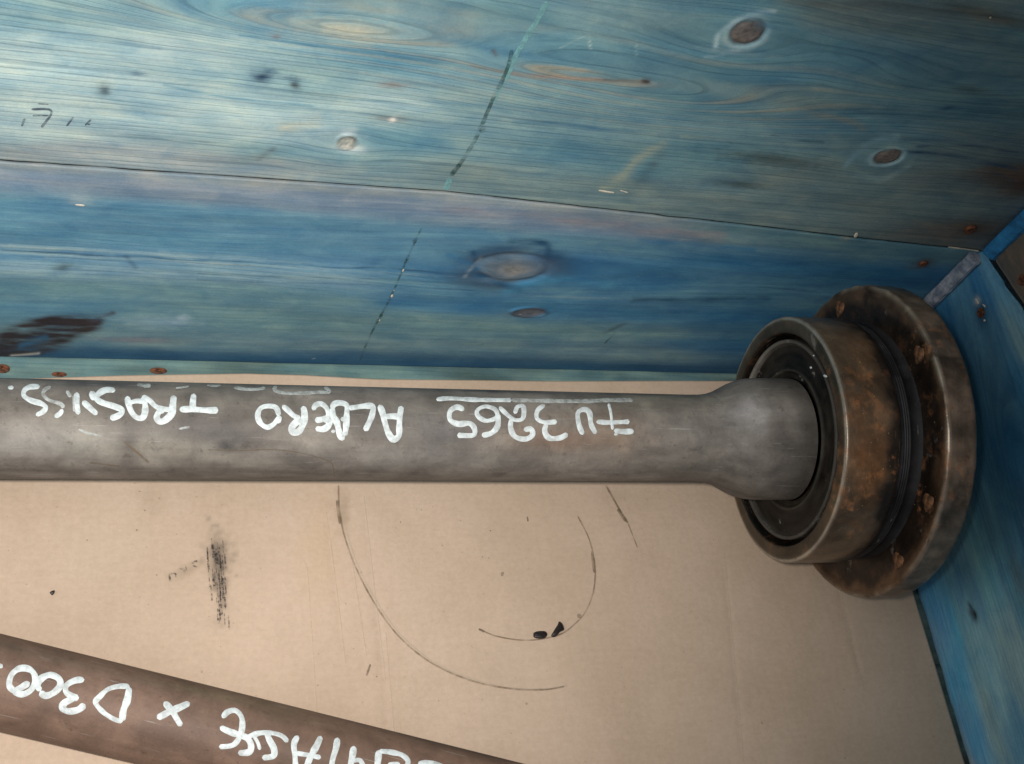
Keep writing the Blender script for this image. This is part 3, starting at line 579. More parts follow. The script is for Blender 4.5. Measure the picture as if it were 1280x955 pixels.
def strokes_mesh(name, lst, proj, mat, parent, minv, origin, h, base, label, wob, fat=False):
    """lst: (points_px, width_px); proj(px,py,off)->world"""
    Vs = []; Fs = []; o = 0
    for si, (pts, w) in enumerate(lst):
        C = catmull(pts, 1.3); T = np.gradient(C, axis=0); T /= np.linalg.norm(T, axis=1)[:, None] + 1e-9
        w = w * (1.16 if fat else 1.0); N = np.stack([-T[:, 1], T[:, 0]], 1); L = np.r_[0, np.cumsum(np.linalg.norm(np.diff(C, axis=0), axis=1))]
        hw = w / 2 * (1 + (wob + .05 * fat) * 2 * vnoise(L / 8.0 + si * 7.7, L * 0 + si, 91)); e = np.minimum(L, L[-1] - L); m = np.minimum(w / 2, L[-1] / 2)
        q = np.clip(1 - (1 - np.clip(e / m, 0, 1)) ** 2, 0.0, 1); hw = hw * np.sqrt(np.maximum(q, 0.02))
        cols = [-1, -0.72, 0, 0.72, 1]; hh = [0, .75, 1, .75, 0]
        rows = [proj(C[:, 0] + N[:, 0] * hw * c, C[:, 1] + N[:, 1] * hw * c, base + h * k + 0.000015 * (si % 7)) for c, k in zip(cols, hh)]
        V = np.stack(rows, 1); n = len(C); V = V.reshape(-1, 3); idx = np.arange(n * 5).reshape(n, 5) + o
        Fq = np.stack([idx[:-1, :-1], idx[1:, :-1], idx[1:, 1:], idx[:-1, 1:]], -1).reshape(-1, 4)
        Vs.append(V); Fs.append(Fq); o += len(V)
    V = np.vstack(Vs); Fq = np.vstack(Fs)
    a, b, c = V[Fq[0][0]], V[Fq[0][1]], V[Fq[0][2]]
    if np.cross(b - a, c - a) @ (CAM - a) < 0: Fq = Fq[:, ::-1]
    return mesh_obj(name, V, Fq, mat, parent, origin, True, None, label, minv)
def crop(x0, y0, k, pts): return [(x0 + x / k, y0 + y / k) for x, y in pts]

# marks on the back wall
wp = lambda x, y, off: wall_pt(x, y, off + 0.0007)
strokes('pencil_mark', [([(27, 158), (31, 148)], 3.0), (crop(0, 100, 6.4, [(250, 235), (390, 235), (405, 280), (330, 380)]), 3.0), (crop(0, 100, 6.4, [(260, 285), (390, 285)]), 1.8), (crop(0, 100, 6.4, [(300, 190), (390, 195)]), 1.2),
     ([(83, 158), (92, 146)], 2.4), ([(106, 157), (114, 149)], 2.2), ([(109, 156), (113, 155)], 2)], wp, M_PENCIL, board_u, origin=CR, h=0.00005)
strokes('green_line', [([(640, 62), (636, 80), (628, 100), (617, 122), (605, 150), (592, 178), (575, 205), (563, 220)], 5.0), ([(606, 158), (600, 166)], 7), ([(575, 205), (564, 219)], 6)], wp, M_GREEN, board_u, origin=CR, h=0.00004)
strokes('cyan_line', [([(684, 2), (670, 28), (655, 52), (642, 75), (632, 100)], 6.5), ([(628, 104), (617, 130)], 2.5), ([(563, 222), (557, 238)], 7)], lambda x, y, o: wp(x, y, o - 0.0001), M_CYAN, board_u, origin=CR, h=0.00004)
wpl = lambda x, y, off: wall_pt(x, y, off + 0.0007)
strokes('green_line', [([(527, 285), (520, 300), (508, 325), (500, 345), (485, 378), (470, 405), (458, 430), (450, 450)], 2.6), ([(521, 296), (517, 304)], 5), ([(511, 318), (508, 326)], 4.5), ([(478, 392), (470, 404)], 4), ([(770, 415), (755, 430)], 2)], wpl, M_GREEN, board_l, origin=CR, h=0.00004)
strokes('pale_paint_fleck', [([(505, 336), (503, 340)], 2), ([(491, 368), (489, 372)], 3), ([(492, 362), (493, 364)], 1.6), ([(475, 399), (474, 402)], 2), ([(1068, 297), (1072, 291)], 4), ([(94, 256), (106, 257)], 2)], lambda x, y, o: wpl(x, y, o + .0001), M_CHIP, board_l, origin=CR, h=0.0002)
strokes('splinter', [([(748, 238), (760, 240), (768, 241)], 2.2), ([(1185, 309), (1210, 312), (1224, 314)], 2.0), ([(775, 238), (785, 241)], 1.5), ([(1237, 21), (1239, 23)], 4)], lambda x, y, o: wp(x, y, o + .0001), M_CHIP, board_u, origin=CR, h=0.0003)
strokes('splinter', [([(1219, 373), (1223, 380)], 3), ([(1231, 399), (1230, 402)], 4), ([(1228, 380), (1232, 384)], 2)], lambda x, y, o: side_pt(x, y, o + .0006), M_CHIP, board_s, origin=CR, h=0.0004)

# ------------------------------------------------------------------ cardboard sheet
CT = 0.0038
ce = [(-200, 486), (-60, 478), (60, 473), (150, 470), (240, 468), (310, 467), (380, 469), (470, 474), (560, 475), (700, 476), (905, 476), (1058, 477)]
cp = np.array([floor_pt(x, y, CT)[:2] for x, y in ce])
cr0 = floor_pt(1142.5, 742, CT); cr1 = floor_pt(1207, 955, CT)
def build_cardboard():
    nu, nv = 560, 400; yF = -0.02
    xr = lambda y: cr0[0] + (cr1[0] - cr0[0]) * (y - cr0[1]) / (cr1[1] - cr0[1])
    u = np.linspace(0, 1, nu); v = np.linspace(0, 1, nv) ** 0.9; U, Vv = np.meshgrid(u, v, indexing='ij')
    x0 = -0.17; xe = xr(yF + Vv * 0.42); X = x0 + (xe - x0) * U
    Yb = np.interp(X, cp[:, 0], cp[:, 1]); Y = yF + (Yb - yF) * Vv
    Z = CT + 0.0009 * fbm(X * 6, Y * 6, 5, 3) - 0.0001
    Z += 0.0010 * np.exp(-np.abs(Yb - Y) / 0.006) * np.clip(fbm(X * 9, Y * 0, 8) + .3, 0, 1)
    # pressed creases
    for (a, b) in (((1040, 700), (1082, 865)), ((408, 640), (432, 830)), ((455, 620), (482, 850)), ((905, 690), (930, 955)), ((468, 730), (490, 955))):
        A, B = floor_pt(*a, CT)[:2], floor_pt(*b, CT)[:2]; d = B - A; L = np.linalg.norm(d); d /= L
        t = (X - A[0]) * d[0] + (Y - A[1]) * d[1]; q = np.abs((X - A[0]) * d[1] - (Y - A[1]) * d[0])
        Z -= 0.00028 * np.exp(-(q / 0.0020) ** 2) * sstep(0, 0.02, t) * sstep(L, L - 0.02, t)
    base = np.array((0.500, 0.378, 0.280))
    c = base * (1 + 0.10 * fbm(X * 8, Y * 8, 15))[..., None]
    PX, PY = to_px(np.stack([X, Y, Z], -1))
    def st(px, py, a, b, col, al, rot=0, rough=.8):
        nonlocal c
        dx, dy = PX - px, PY - py; cr, sr = math.cos(rot), math.sin(rot); p = (dx * cr + dy * sr) / a; q = (-dx * sr + dy * cr) / b
        r = np.sqrt(p * p + q * q) * (1 + rough * fbm(PX / 9, PY / 9, 3, 3)); k = (al * np.exp(-r ** 2 * 1.5))[..., None]; c = c * (1 - k) + np.array(col) * k
    st(272, 695, 14, 32, (0.08, .065, .05), .75); st(277, 742, 9, 36, (0.10, .08, .06), .5); st(237, 712, 24, 9, (0.2, .15, .1), .35, -.45)
    st(190, 625, 22, 26, (0.30, .22, .14), .30); st(400, 680, 30, 80, (0.50, .35, .21), .35); st(430, 640, 10, 30, (0.2, .14, .09), .35); st(770, 620, 30, 12, (0.3, .22, .14), .2)
    st(1010, 850, 130, 60, (0.42, .30, .20), .25); st(120, 690, 90, 60, (0.50, .42, .31), .3)
    V = np.stack([X, Y, Z], -1).reshape(-1, 3); idx = np.arange(nu * nv).reshape(nu, nv)
    Fq = np.stack([idx[:-1, :-1], idx[1:, :-1], idx[1:, 1:], idx[:-1, 1:]], -1).reshape(-1, 4)
    loop = np.concatenate([idx[:, 0], idx[-1, 1:], idx[-2::-1, -1], idx[0, -2:0:-1]]); n0 = len(V); k = len(loop); i = np.arange(k); j = (i + 1) % k
    Vb = V[loop].copy(); Vb[:, 2] = 0.0002
    side = np.stack([loop[j], loop[i], n0 + i, n0 + j], -1)
    cc = np.concatenate([c.reshape(-1, 3), c.reshape(-1, 3)[loop] * .8]); cc = np.clip(cc, .01, .9)
    o = mesh_obj('cardboard_sheet', np.vstack([V, Vb]), np.vstack([Fq, side]), M_CARD, None, None, True, {'col': ('FLOAT_COLOR', np.c_[cc, np.ones(len(cc))])})
    o['label'] = 'flat tan cardboard sheet lining the crate floor, smudged black and scored with arcs'; o['category'] = 'cardboard'
    return o
card = build_cardboard()
cpj = lambda x, y, off: floor_pt(x, y, CT + 0.0005 + off)
arc1 = [(423, 606), (424, 632), (430, 668), (446, 712), (470, 757), (500, 797), (540, 829), (590, 851), (640, 861), (680, 862), (706, 858)]
arc2 = [(722, 645), (734, 668), (741, 690), (744, 715), (741, 742), (731, 766), (715, 783), (700, 793), (675, 799), (650, 800), (620, 795), (598, 786)]
strokes('scored_line', [(arc1, 2.2), ([(421, 625), (425, 655)], 3.5), (arc2, 1.8), ([(740, 688), (743, 716)], 3.5), ([(757, 606), (775, 638), (785, 654)], 2.6), ([(772, 636), (783, 652)], 4), ([(785, 654), (797, 685)], 1.5), ([(463, 830), (458, 845)], 2.5), ([(722, 772), (726, 768)], 6),
     ([(598, 786), (606, 790)], 3), ([(657, 878), (659, 881)], 4), ([(659, 645), (660, 652)], 2)], cpj, M_CREASE, card, h=0.00004, label='brown scored arcs left by round parts')
strokes('pale_crease_and_highlight', [([(x + 3, y - 1) for x, y in arc1[2:]], 2.4), ([(744, 718), (742, 745)], 3), ([(1043, 700), (1055, 760), (1070, 830), (1082, 865)], 1.6), ([(408, 640), (420, 730), (432, 830)], 1.4), ([(455, 620), (468, 735), (482, 850)], 1.4), ([(482, 790), (496, 955)], 1.4), ([(440, 700), (458, 820)], 1.4), ([(905, 690), (930, 955)], 1.2), ([(380, 700), (386, 735), (400, 955)], 1.2)],  # creases, plus painted highlights beside the scored arcs
     lambda x, y, o: cpj(x, y, o - 0.00003), M_LIGHTC, card, h=0.00003)
rs = np.random.RandomState(5); sm = []
for k in range(52):
    y0 = 672 + 98 * rs.rand() ** 1.2; x0 = 270 + (y0 - 680) * 0.06 + rs.randn() * (6.5 if y0 < 725 else 4.5); L = 10 + 22 * rs.rand()
    if y0 > 725: L *= .7
    sm.append(([(x0, y0), (x0 + L * .07, y0 + L)], 1.0 + 1.5 * rs.rand()))
sm += [(crop(0, 590, 3.2, [(680, 440), (680, 410), (700, 405), (705, 425)]), 2), (crop(0, 590, 3.2, [(712, 385), (735, 390), (738, 410)]), 2), (crop(0, 590, 3.2, [(740, 372), (748, 395)]), 1.6), (crop(0, 590, 3.2, [(765, 365), (790, 355)]), 4), (crop(0, 590, 3.2, [(770, 375), (792, 380)]), 2.5)]
for (x, y, w) in ((173, 614, 3), (198, 622, 2.5), (180, 637, 2), (170, 662, 1.8), (245, 620, 2.4), (108, 675, 2.2), (195, 718, 1.8), (71, 717, 1.6), (626, 717, 4), (612, 663, 2.2), (483, 760, 2.6), (577, 690, 1.6), (602, 696, 1.6), (610, 697, 1.6), (470, 845, 1.8), (645, 642, 1.2), (500, 652, 1.6), (250, 838, 3), (380, 836, 1.8), (260, 640, 1.5)):
    sm.append(([(x, y), (x + w, y + w * rs.rand())], w))
strokes('black_smudge', sm, lambda x, y, o: cpj(x, y, o + .00004), M_SMUDGE, card, h=0.00004, wob=.5, label='rubbed black marks on the cardboard', stuff=True)

# loose crumbs of grease
def crumb(pts, hgt, label):
    C = floor_pt(*np.mean(pts, 0), CT + .0005); n = 28; P = catmull(pts + [pts[0]], 1.0)[:-1]; m = P.mean(0); V = []; Fs = []
    lev = [(1.0, 0), (1.02, .5), (.85, .85), (.5, 1.0)]
    for (sc, hz) in lev:
        q = m + (P - m) * sc; w = floor_pt(q[:, 0], q[:, 1], CT + .0003 + hgt * hz); w[:, 2] += 0.0004 * hz * vnoise(q[:, 0] / 2, q[:, 1] / 2, 6); V.append(w)
    k = len(P); V = np.vstack(V); 
    for a in range(3):
        for j in range(k): Fs.append([a * k + j, a * k + (j + 1) % k, (a + 1) * k + (j + 1) % k, (a + 1) * k + j])
    Fs.append([3 * k + j for j in range(k)]); 
    o = mesh_obj('grease_crumb', V, Fs, M_GREASE, None, C); o.location = C; o['label'] = label; o['category'] = 'debris'; o['group'] = 'crumbs of black grease on the cardboard'
crumb([(667, 791), (672, 789), (681, 789), (684, 793), (680, 798), (671, 798), (667, 796)], .0022, 'oblong black grease crumb on the inner scored arc, left of the other')
crumb([(697, 781), (699, 777), (703, 780), (705, 787), (700, 790), (694, 796), (689, 795), (692, 789)], .0022, 'crooked black grease crumb on the inner scored arc, right of the oblong one')
crumb([(62, 741), (64, 739), (68, 738), (68, 741), (65, 744)], .0015, 'tiny round black grease crumb on the cardboard near the left edge')

# ------------------------------------------------------------------ lathe
def lathe(name, prof, mat, parent, colf, k=192, rustf=None, wobble=None, label=None, smooth=True):
    """prof: (x, r) along local X; colf(X, A, R, i)->rgb"""
    pr = np.array(prof, float)
    A = np.linspace(0, 2 * math.pi, k, endpoint=False)
    Xg, Ag = np.meshgrid(pr[:, 0], A, indexing='ij'); Rg = np.repeat(pr[:, 1:2], k, 1)
    if wobble is not None: Rg = Rg + wobble(Xg, Ag, Rg)
    V = np.stack([Xg, Rg * np.cos(Ag), Rg * np.sin(Ag)], -1).reshape(-1, 3)
    n = len(pr); idx = np.arange(n * k).reshape(n, k); nx = np.roll(idx, -1, 1)
    Fq = np.stack([idx[:-1], nx[:-1], nx[1:], idx[1:]], -1).reshape(-1, 4)
    c = np.clip(colf(Xg, Ag, Rg), .003, .95).reshape(-1, 3); at = {'col': ('FLOAT_COLOR', np.c_[c, np.ones(len(c))])}
    if rustf is not None: at['rust'] = ('FLOAT', np.clip(rustf(Xg, Ag, Rg), 0, 1).ravel())
    return mesh_obj(name, V, Fq, mat, parent, None, smooth, at, label)
def dense(keys, dx=0.0012):
    out = []
    for (a, b) in zip(keys[:-1], keys[1:]):
        n = max(1, int(np.hypot(b[0] - a[0], b[1] - a[1]) / dx))
        for i in range(n): out.append((a[0] + (b[0] - a[0]) * i / n, a[1] + (b[1] - a[1]) * i / n))
    out.append(keys[-1]); return out
def hit_cyl(px, py, P, d, r):
    """photo ray against an infinite cylinder"""
    D = ray(px, py); D = D / np.linalg.norm(D, axis=-1, keepdims=True)
    w = CAM - P; Dp = D - (D @ d)[..., None] * d; wp_ = w - (w @ d) * d
    a = (Dp ** 2).sum(-1); b = 2 * (Dp @ wp_); c = wp_ @ wp_ - r * r
    disc = np.clip(b * b - 4 * a * c, 0, None); t = (-b - np.sqrt(disc)) / (2 * a)
    return CAM + D * t[..., None]

# ------------------------------------------------------------------ main drive shaft
Q = dict(py=536.8, b=.0263, s=.2900, r=.03965, th=.5970, Rh=.1150, tf=.6703, Rf=.1470, tb=.6990, rc=.0569, Rb=.1491)
k_ = 0.025 / Q['r']
Pc = np.array([(100 - 640) / F, (Q['py'] - 477.5) / F, 1.0]) * k_
Dc = np.array([1, Q['b'], Q['s']]); Ln = np.linalg.norm(Dc)
P0 = CAM + RW @ Pc; D0 = RW @ (Dc / Ln)
tx = lambda t: t * Ln * k_                                  # fit parameter -> metres along the axis
XH, XF, XB = tx(Q['th']), tx(Q['tf']), tx(Q['tb'])
RH, RF, RC, RB = Q['Rh'] * k_, Q['Rf'] * k_, Q['rc'] * k_, Q['Rb'] * k_
print('axis', P0, D0, 'hub', XH, 'flange', XF, XB, 'R', RH, RF, RC, RB, 'flange centre', P0 + D0 * XF)
upv = Zf - (Zf @ D0) * D0; upv /= np.linalg.norm(upv); sv = np.cross(D0, upv)
MS = Matrix([[D0[i], upv[i], sv[i], P0[i]] for i in range(3)] + [[0, 0, 0, 1]])
MSi = np.array(MS.inverted())
shaft = thing('drive_shaft', 'long grey steel shaft with round rusty flange, lying along the back boards', 'shaft')
shaft.matrix_world = MS
def on_axis(px, py, r=0.025):
    w = hit_cyl(np.array([px], float), np.array([py], float), P0, D0, r)[0]; l = MSi[:3, :3] @ w + MSi[:3, 3]; return l[0], math.atan2(l[2], l[1])
xb = XH
prof = dense([(-0.16, 0.025), (xb - .060, .025), (xb - .053, .0252), (xb - .048, .0259), (xb - .043, .0275), (xb - .038, .0300), (xb - .033, .0325), (xb - .028, .0343), (xb - .024, .0352), (xb - .018, .0357), (xb - .006, RC), (xb + .004, RC)], .0016)
sp_list = []
for (px, py, ln, wd, c, al) in [(268, 545, .020, .25, (0.055, .05, .05), .75), (285, 558, .006, .12, (0.02, .02, .025), .8), (130, 480, .02, .15, (0.05, .05, .055), .7), (240, 530, .02, .3, (0.08, .07, .07), .5), (620, 489, .035, .10, (0.04, .045, .05), .8),
      (60, 555, .05, .30, (0.27, .27, .26), .35), (40, 588, .05, .12, (0.08, .065, .055), .6), (180, 560, .03, .25, (0.27, .245, .19), .4), (160, 548, .006, .5, (0.09, .08, .075), .6), (700, 550, .035, .3, (0.22, .135, .09), .55), (770, 540, .02, .5, (0.22, .15, .10), .4),
      (930, 520, .01, .3, (0.34, .33, .34), .5), (860, 540, .03, .5, (0.24, .22, .20), .4), (520, 570, .05, .25, (0.26, .25, .235), .4), (400, 555, .03, .3, (0.25, .22, .19), .3), (480, 520, .04, .4, (0.10, .095, .09), .35), (560, 540, .02, .3, (0.09, .09, .1), .4), (820, 500, .04, .3, (0.20, .19, .14), .4), (350, 590, .06, .12, (.09, .08, .07), .5)]:
    x, a = on_axis(px, py); sp_list.append((x, a, ln, wd, c, al))
def col_shaft(X, A, R):
    c = np.array((0.150, 0.133, 0.116)) * (1 + 0.55 * fbm(X * 18 + 4, np.sin(A) * 2.5, 3) + 0.35 * fbm(X * 60, np.cos(A) * 6 + 9, 7))[..., None]
    for (x, a, ln, wd, cc, al) in sp_list:
        da = (A - a + math.pi) % (2 * math.pi) - math.pi; rr = ((X - x) / ln) ** 2 + (da / wd) ** 2
        k = (al * np.exp(-rr * (1 + 1.2 * fbm(X * 130, A * 5, 21))))[..., None]; c = c * (1 - k) + np.array(cc) * k
    e = sstep(xb - 0.012, xb + .002, X)[..., None]; c = c * (1 - .25 * e)
    return c
lathe('shaft_rod', prof, M_SHAFT, shaft, col_shaft, 160)
# hub ring
hp = dense([(xb + .009, RH - .0125), (xb + .0003, RH - .0098), (xb, RH - .0092), (xb, RH - .0013), (xb + .0004, RH - .0004), (xb + .0009, RH), (xb + .0325, RH), (xb + .0335, RH - .0004)], .0012)
def rustmap(spots, base=0.0):
    L = []
    for (px, py, ln, wd, al, r) in spots:
        x, a = on_axis(px, py, r); L.append((x, a, ln, wd, al))
    def f(X, A, R):
        v = np.full(X.shape, base)
        for (x, a, ln, wd, al) in L:
            da = (A - a + math.pi) % (2 * math.pi) - math.pi; v = v + al * np.exp(-((X - x) / ln) ** 2 - (da / wd) ** 2)
        return v * (1 + .6 * fbm(X * 90, A * 8, 2))
    return f
hub_rust = rustmap([(1095, 600, .014, .22, 1.2, RH), (1100, 570, .012, .18, .7, RH), (1070, 640, .010, .12, .8, RH), (1085, 480, .010, .14, .6, RH), (1065, 460, .01, .1, .5, RH), (1090, 520, .015, .25, .4, RH), (1075, 420, .01, .15, .4, RH), (1050, 670, .01, .1, .6, RH)], .22)
HRUST = []
for (px, py, ln, wd, al) in [(1092, 585, .013, .30, .50), (1080, 440, .010, .25, .30), (1090, 600, .009, .13, .75), (1078, 570, .005, .08, .6), (1075, 515, .006, .12, .4), (1075, 470, .004, .06, .55), (1068, 500, .003, .05, .4), (1105, 450, .006, .1, .3), (1100, 560, .008, .25, .35), (1070, 655, .004, .06, .4)]:
    x, a = on_axis(px, py, RH); HRUST.append((x, a, ln, wd, al))
def col_hub(X, A, R):
    c = np.array((0.175, 0.118, 0.075)) * (1 + 0.8 * fbm(X * 50, A * 3, 4) + .3 * fbm(X * 120, A * 14, 6))[..., None]
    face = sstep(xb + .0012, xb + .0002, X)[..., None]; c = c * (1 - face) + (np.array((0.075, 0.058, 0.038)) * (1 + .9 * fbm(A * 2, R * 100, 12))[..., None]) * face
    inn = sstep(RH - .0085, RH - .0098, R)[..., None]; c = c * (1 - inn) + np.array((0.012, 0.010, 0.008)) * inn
    edge = (np.exp(-((R - (RH - .0012)) / .0009) ** 2) * np.exp(-((X - xb - .0006) / .0010) ** 2))[..., None] * .8; c = c * (1 - edge) + np.array((0.60, 0.55, 0.46)) * edge  # edge paints the bright highlight along the rim bevel
    oil = sstep(xb + .0225, xb + .0305, X + .010 * fbm(A * 2.2, X * 10, 14) + .004 * fbm(A * 9, X * 90, 15))[..., None]; c = c * (1 - .85 * oil) + np.array((0.018, 0.016, 0.016)) * .85 * oil
    for (x, a, ln, wd, al) in HRUST:
        da = (A - a + math.pi) % (2 * math.pi) - math.pi; k = np.clip(al * np.exp(-(((X - x) / ln) ** 2 + (da / wd) ** 2) * (1 + 1.4 * fbm(X * 160, A * 12, 27, 4))), 0, .9)[..., None] * (1 - oil)
        c = c * (1 - k) + np.array((0.30, 0.135, 0.058)) * (1 + .6 * fbm(X * 300, A * 25, 28, 2))[..., None] * k
    return c
wobh = lambda X, A, R: 0.00022 * fbm(X * 90, A * 20, 3)
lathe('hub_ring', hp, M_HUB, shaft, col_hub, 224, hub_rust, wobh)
# seal inside the hub
sp_ = dense([(xb + .012, RH - .0095), (xb + .012, RH - .0130), (xb + .0025, RH - .0133), (xb + .0016, RH - .0139), (xb + .0018, RH - .0155), (xb + .0042, RH - .0162), (xb + .0050, RH - .022), (xb + .0042, RC + .0062), (xb + .0032, RC + .0056), (xb + .0032, RC + .0046), (xb + .0050, RC + .0040), (xb + .0056, RC + .0003)], .0011)
def col_seal(X, A, R):
    c = np.array((0.012, 0.010, 0.008)) * (1 + 1.4 * fbm(R * 300, A * 4, 4))[..., None]
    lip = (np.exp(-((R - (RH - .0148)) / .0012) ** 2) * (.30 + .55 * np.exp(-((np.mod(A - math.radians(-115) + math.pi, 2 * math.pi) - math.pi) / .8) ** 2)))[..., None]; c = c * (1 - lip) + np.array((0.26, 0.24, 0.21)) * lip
    for rr, al in ((RC + .0051, .4),):
        q = np.exp(-((R - rr) / .0007) ** 2)[..., None] * al; c = c * (1 - q) + np.array((0.10, .09, .07)) * q
    return c
lathe('seal_ring', sp_, M_SEAL, shaft, col_seal, 192, lambda X, A, R: X * 0 + .05)
# grooved neck
npf = [(xb + .0330, RH - .0004), (xb + .0340, RH - .0012), (xb + .0355, RH - .0012)]
for x in (.0360, .0374, .0388):
    npf += [(xb + x, RH - .0012), (xb + x + .0003, RH - .0017), (xb + x + .0008, RH - .0017), (xb + x + .0010, RH - .0012)]
npf += [(xb + .0406, RH - .0014), (xb + .0416, RH - .0024), (XF - .0035, RH - .0030), (XF - .0015, RH - .0022), (XF + .001, RH - .0008)]
def col_neck(X, A, R):
    c = np.array((0.017, 0.016, 0.017)) * (1 + .8 * fbm(X * 80, A * 6, 5))[..., None]
    q = (sstep(RH - .0016, RH - .0010, R) * sstep(-.1, .3, fbm(A * 3, X * 200, 8)))[..., None] * .5
    return c * (1 - q) + np.array((0.06, 0.06, 0.07)) * q
lathe('grooved_neck', npf, M_SEAL, shaft, col_neck, 192, lambda X, A, R: X * 0 + .04)
# flange
RFm = 0.5 * (RF + RB)
fpf = dense([(XF, RH - .010), (XF, RFm - .0070), (XF - .0003, RFm - .0055), (XF + .0001, RFm - .0014), (XF + .0006, RFm - .0004), (XF + .0016, RFm), (XB - .0022, RFm + .0002), (XB - .0006, RFm - .0006), (XB, RFm - .0020), (XB, .02), (XB + .0001, .0)], .0012)
fl_rust = rustmap([(1080, 705, .01, .25, 1.1, RFm * .9), (1200, 600, .010, .12, .8, RFm), (1205, 480, .01, .2, .5, RFm), (1175, 400, .01, .2, .5, RFm), (1050, 372, .01, .10, 1.3, RFm * .9), (1153, 437, .012, .10, 1.2, RFm * .9), (1165, 632, .01, .09, 1.2, RFm * .9), (1085, 715, .01, .20, .6, RFm * .93), (1170, 520, .01, .4, .35, RFm * .95)], .10)
def col_fl(X, A, R):
    n = fbm(R * 160, A * 7, 4, 5)
    rim = np.array((0.205, 0.148, 0.108)) * (1 + 1.0 * fbm(X * 80, A * 9, 5) + .4 * fbm(A * 30, X * 200, 9))[..., None]
    face = np.array((0.105, 0.062, 0.036)) * (1 + 1.2 * n)[..., None]
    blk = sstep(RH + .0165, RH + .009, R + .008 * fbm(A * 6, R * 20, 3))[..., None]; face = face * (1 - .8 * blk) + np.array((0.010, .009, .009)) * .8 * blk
    isf = sstep(XF + .0012, XF + .0003, X)[..., None]; c = rim * (1 - isf) + face * isf
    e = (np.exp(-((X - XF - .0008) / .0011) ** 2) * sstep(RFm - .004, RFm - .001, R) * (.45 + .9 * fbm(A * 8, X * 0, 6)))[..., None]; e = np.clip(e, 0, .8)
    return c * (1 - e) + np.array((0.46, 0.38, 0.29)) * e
wobf = lambda X, A, R: np.where(R > RFm - .004, 0.0007 * fbm(A * 14, X * 70, 3, 5) - 0.0002, 0)
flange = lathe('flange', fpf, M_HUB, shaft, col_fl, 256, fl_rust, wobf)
# bolt ends round the flange face
def plane_ang(px, py):
    w = hit_plane(np.array([px], float), np.array([py], float), P0 + D0 * XF, D0)[0]; l = MSi[:3, :3] @ w + MSi[:3, 3]; return math.degrees(math.atan2(l[2], l[1])), math.hypot(l[1], l[2])
for q in ((1048, 372), (1153, 437), (1165, 632), (1078, 700), (1125, 690), (1183, 560)): print('bolt', q, plane_ang(*q))
def stud_mesh():
    pr = [(-.0006, .0052), (.0000, .0047), (.0003, .0036), (.0005, .0028), (.0007, .0018), (.0006, .0)]
    k = 18; V = []; Fs = []
    for i, (x, r) in enumerate(pr):
        for j in range(k):
            a = 2 * math.pi * j / k; q = r * (1 + .16 * math.sin(3 * a + i) + .10 * math.sin(5 * a + 2 * i)); V.append((-x, q * math.cos(a), q * math.sin(a)))
    for i in range(len(pr) - 1):
        for j in range(k): Fs.append((i * k + j, i * k + (j + 1) % k, (i + 1) * k + (j + 1) % k, (i + 1) * k + j))
    me = bpy.data.meshes.new('bolt_end'); me.from_pydata(V, [], Fs); me.materials.append(M_STUD); me.polygons.foreach_set('use_smooth', [True] * len(me.polygons)); me.update(); return me
ST = stud_mesh()
for a in (-72.0, -6.6, 52.6, 84.0):
    r = (RH + RFm) / 2 - 0.0005; o = bpy.data.objects.new('bolt_end', ST); link(o, flange); t = math.radians(a)
    o.location = (XF - .0002, r * math.cos(t), r * math.sin(t))
# chips of white paint on seal and rim
sealp = lambda x, y, off: hit_plane(x, y, P0 + D0 * (xb + .0036 - off), D0)
strokes('paint_fleck', [([(1012, 459), (1015, 460)], 3.5), ([(1016, 444), (1018, 445)], 2.5), ([(1029, 469), (1034, 471)], 3)], lambda x, y, o: hit_plane(x, y, P0 + D0 * (xb - .0003 - o), D0), M_PAINT, shaft, MSi, h=.0002)

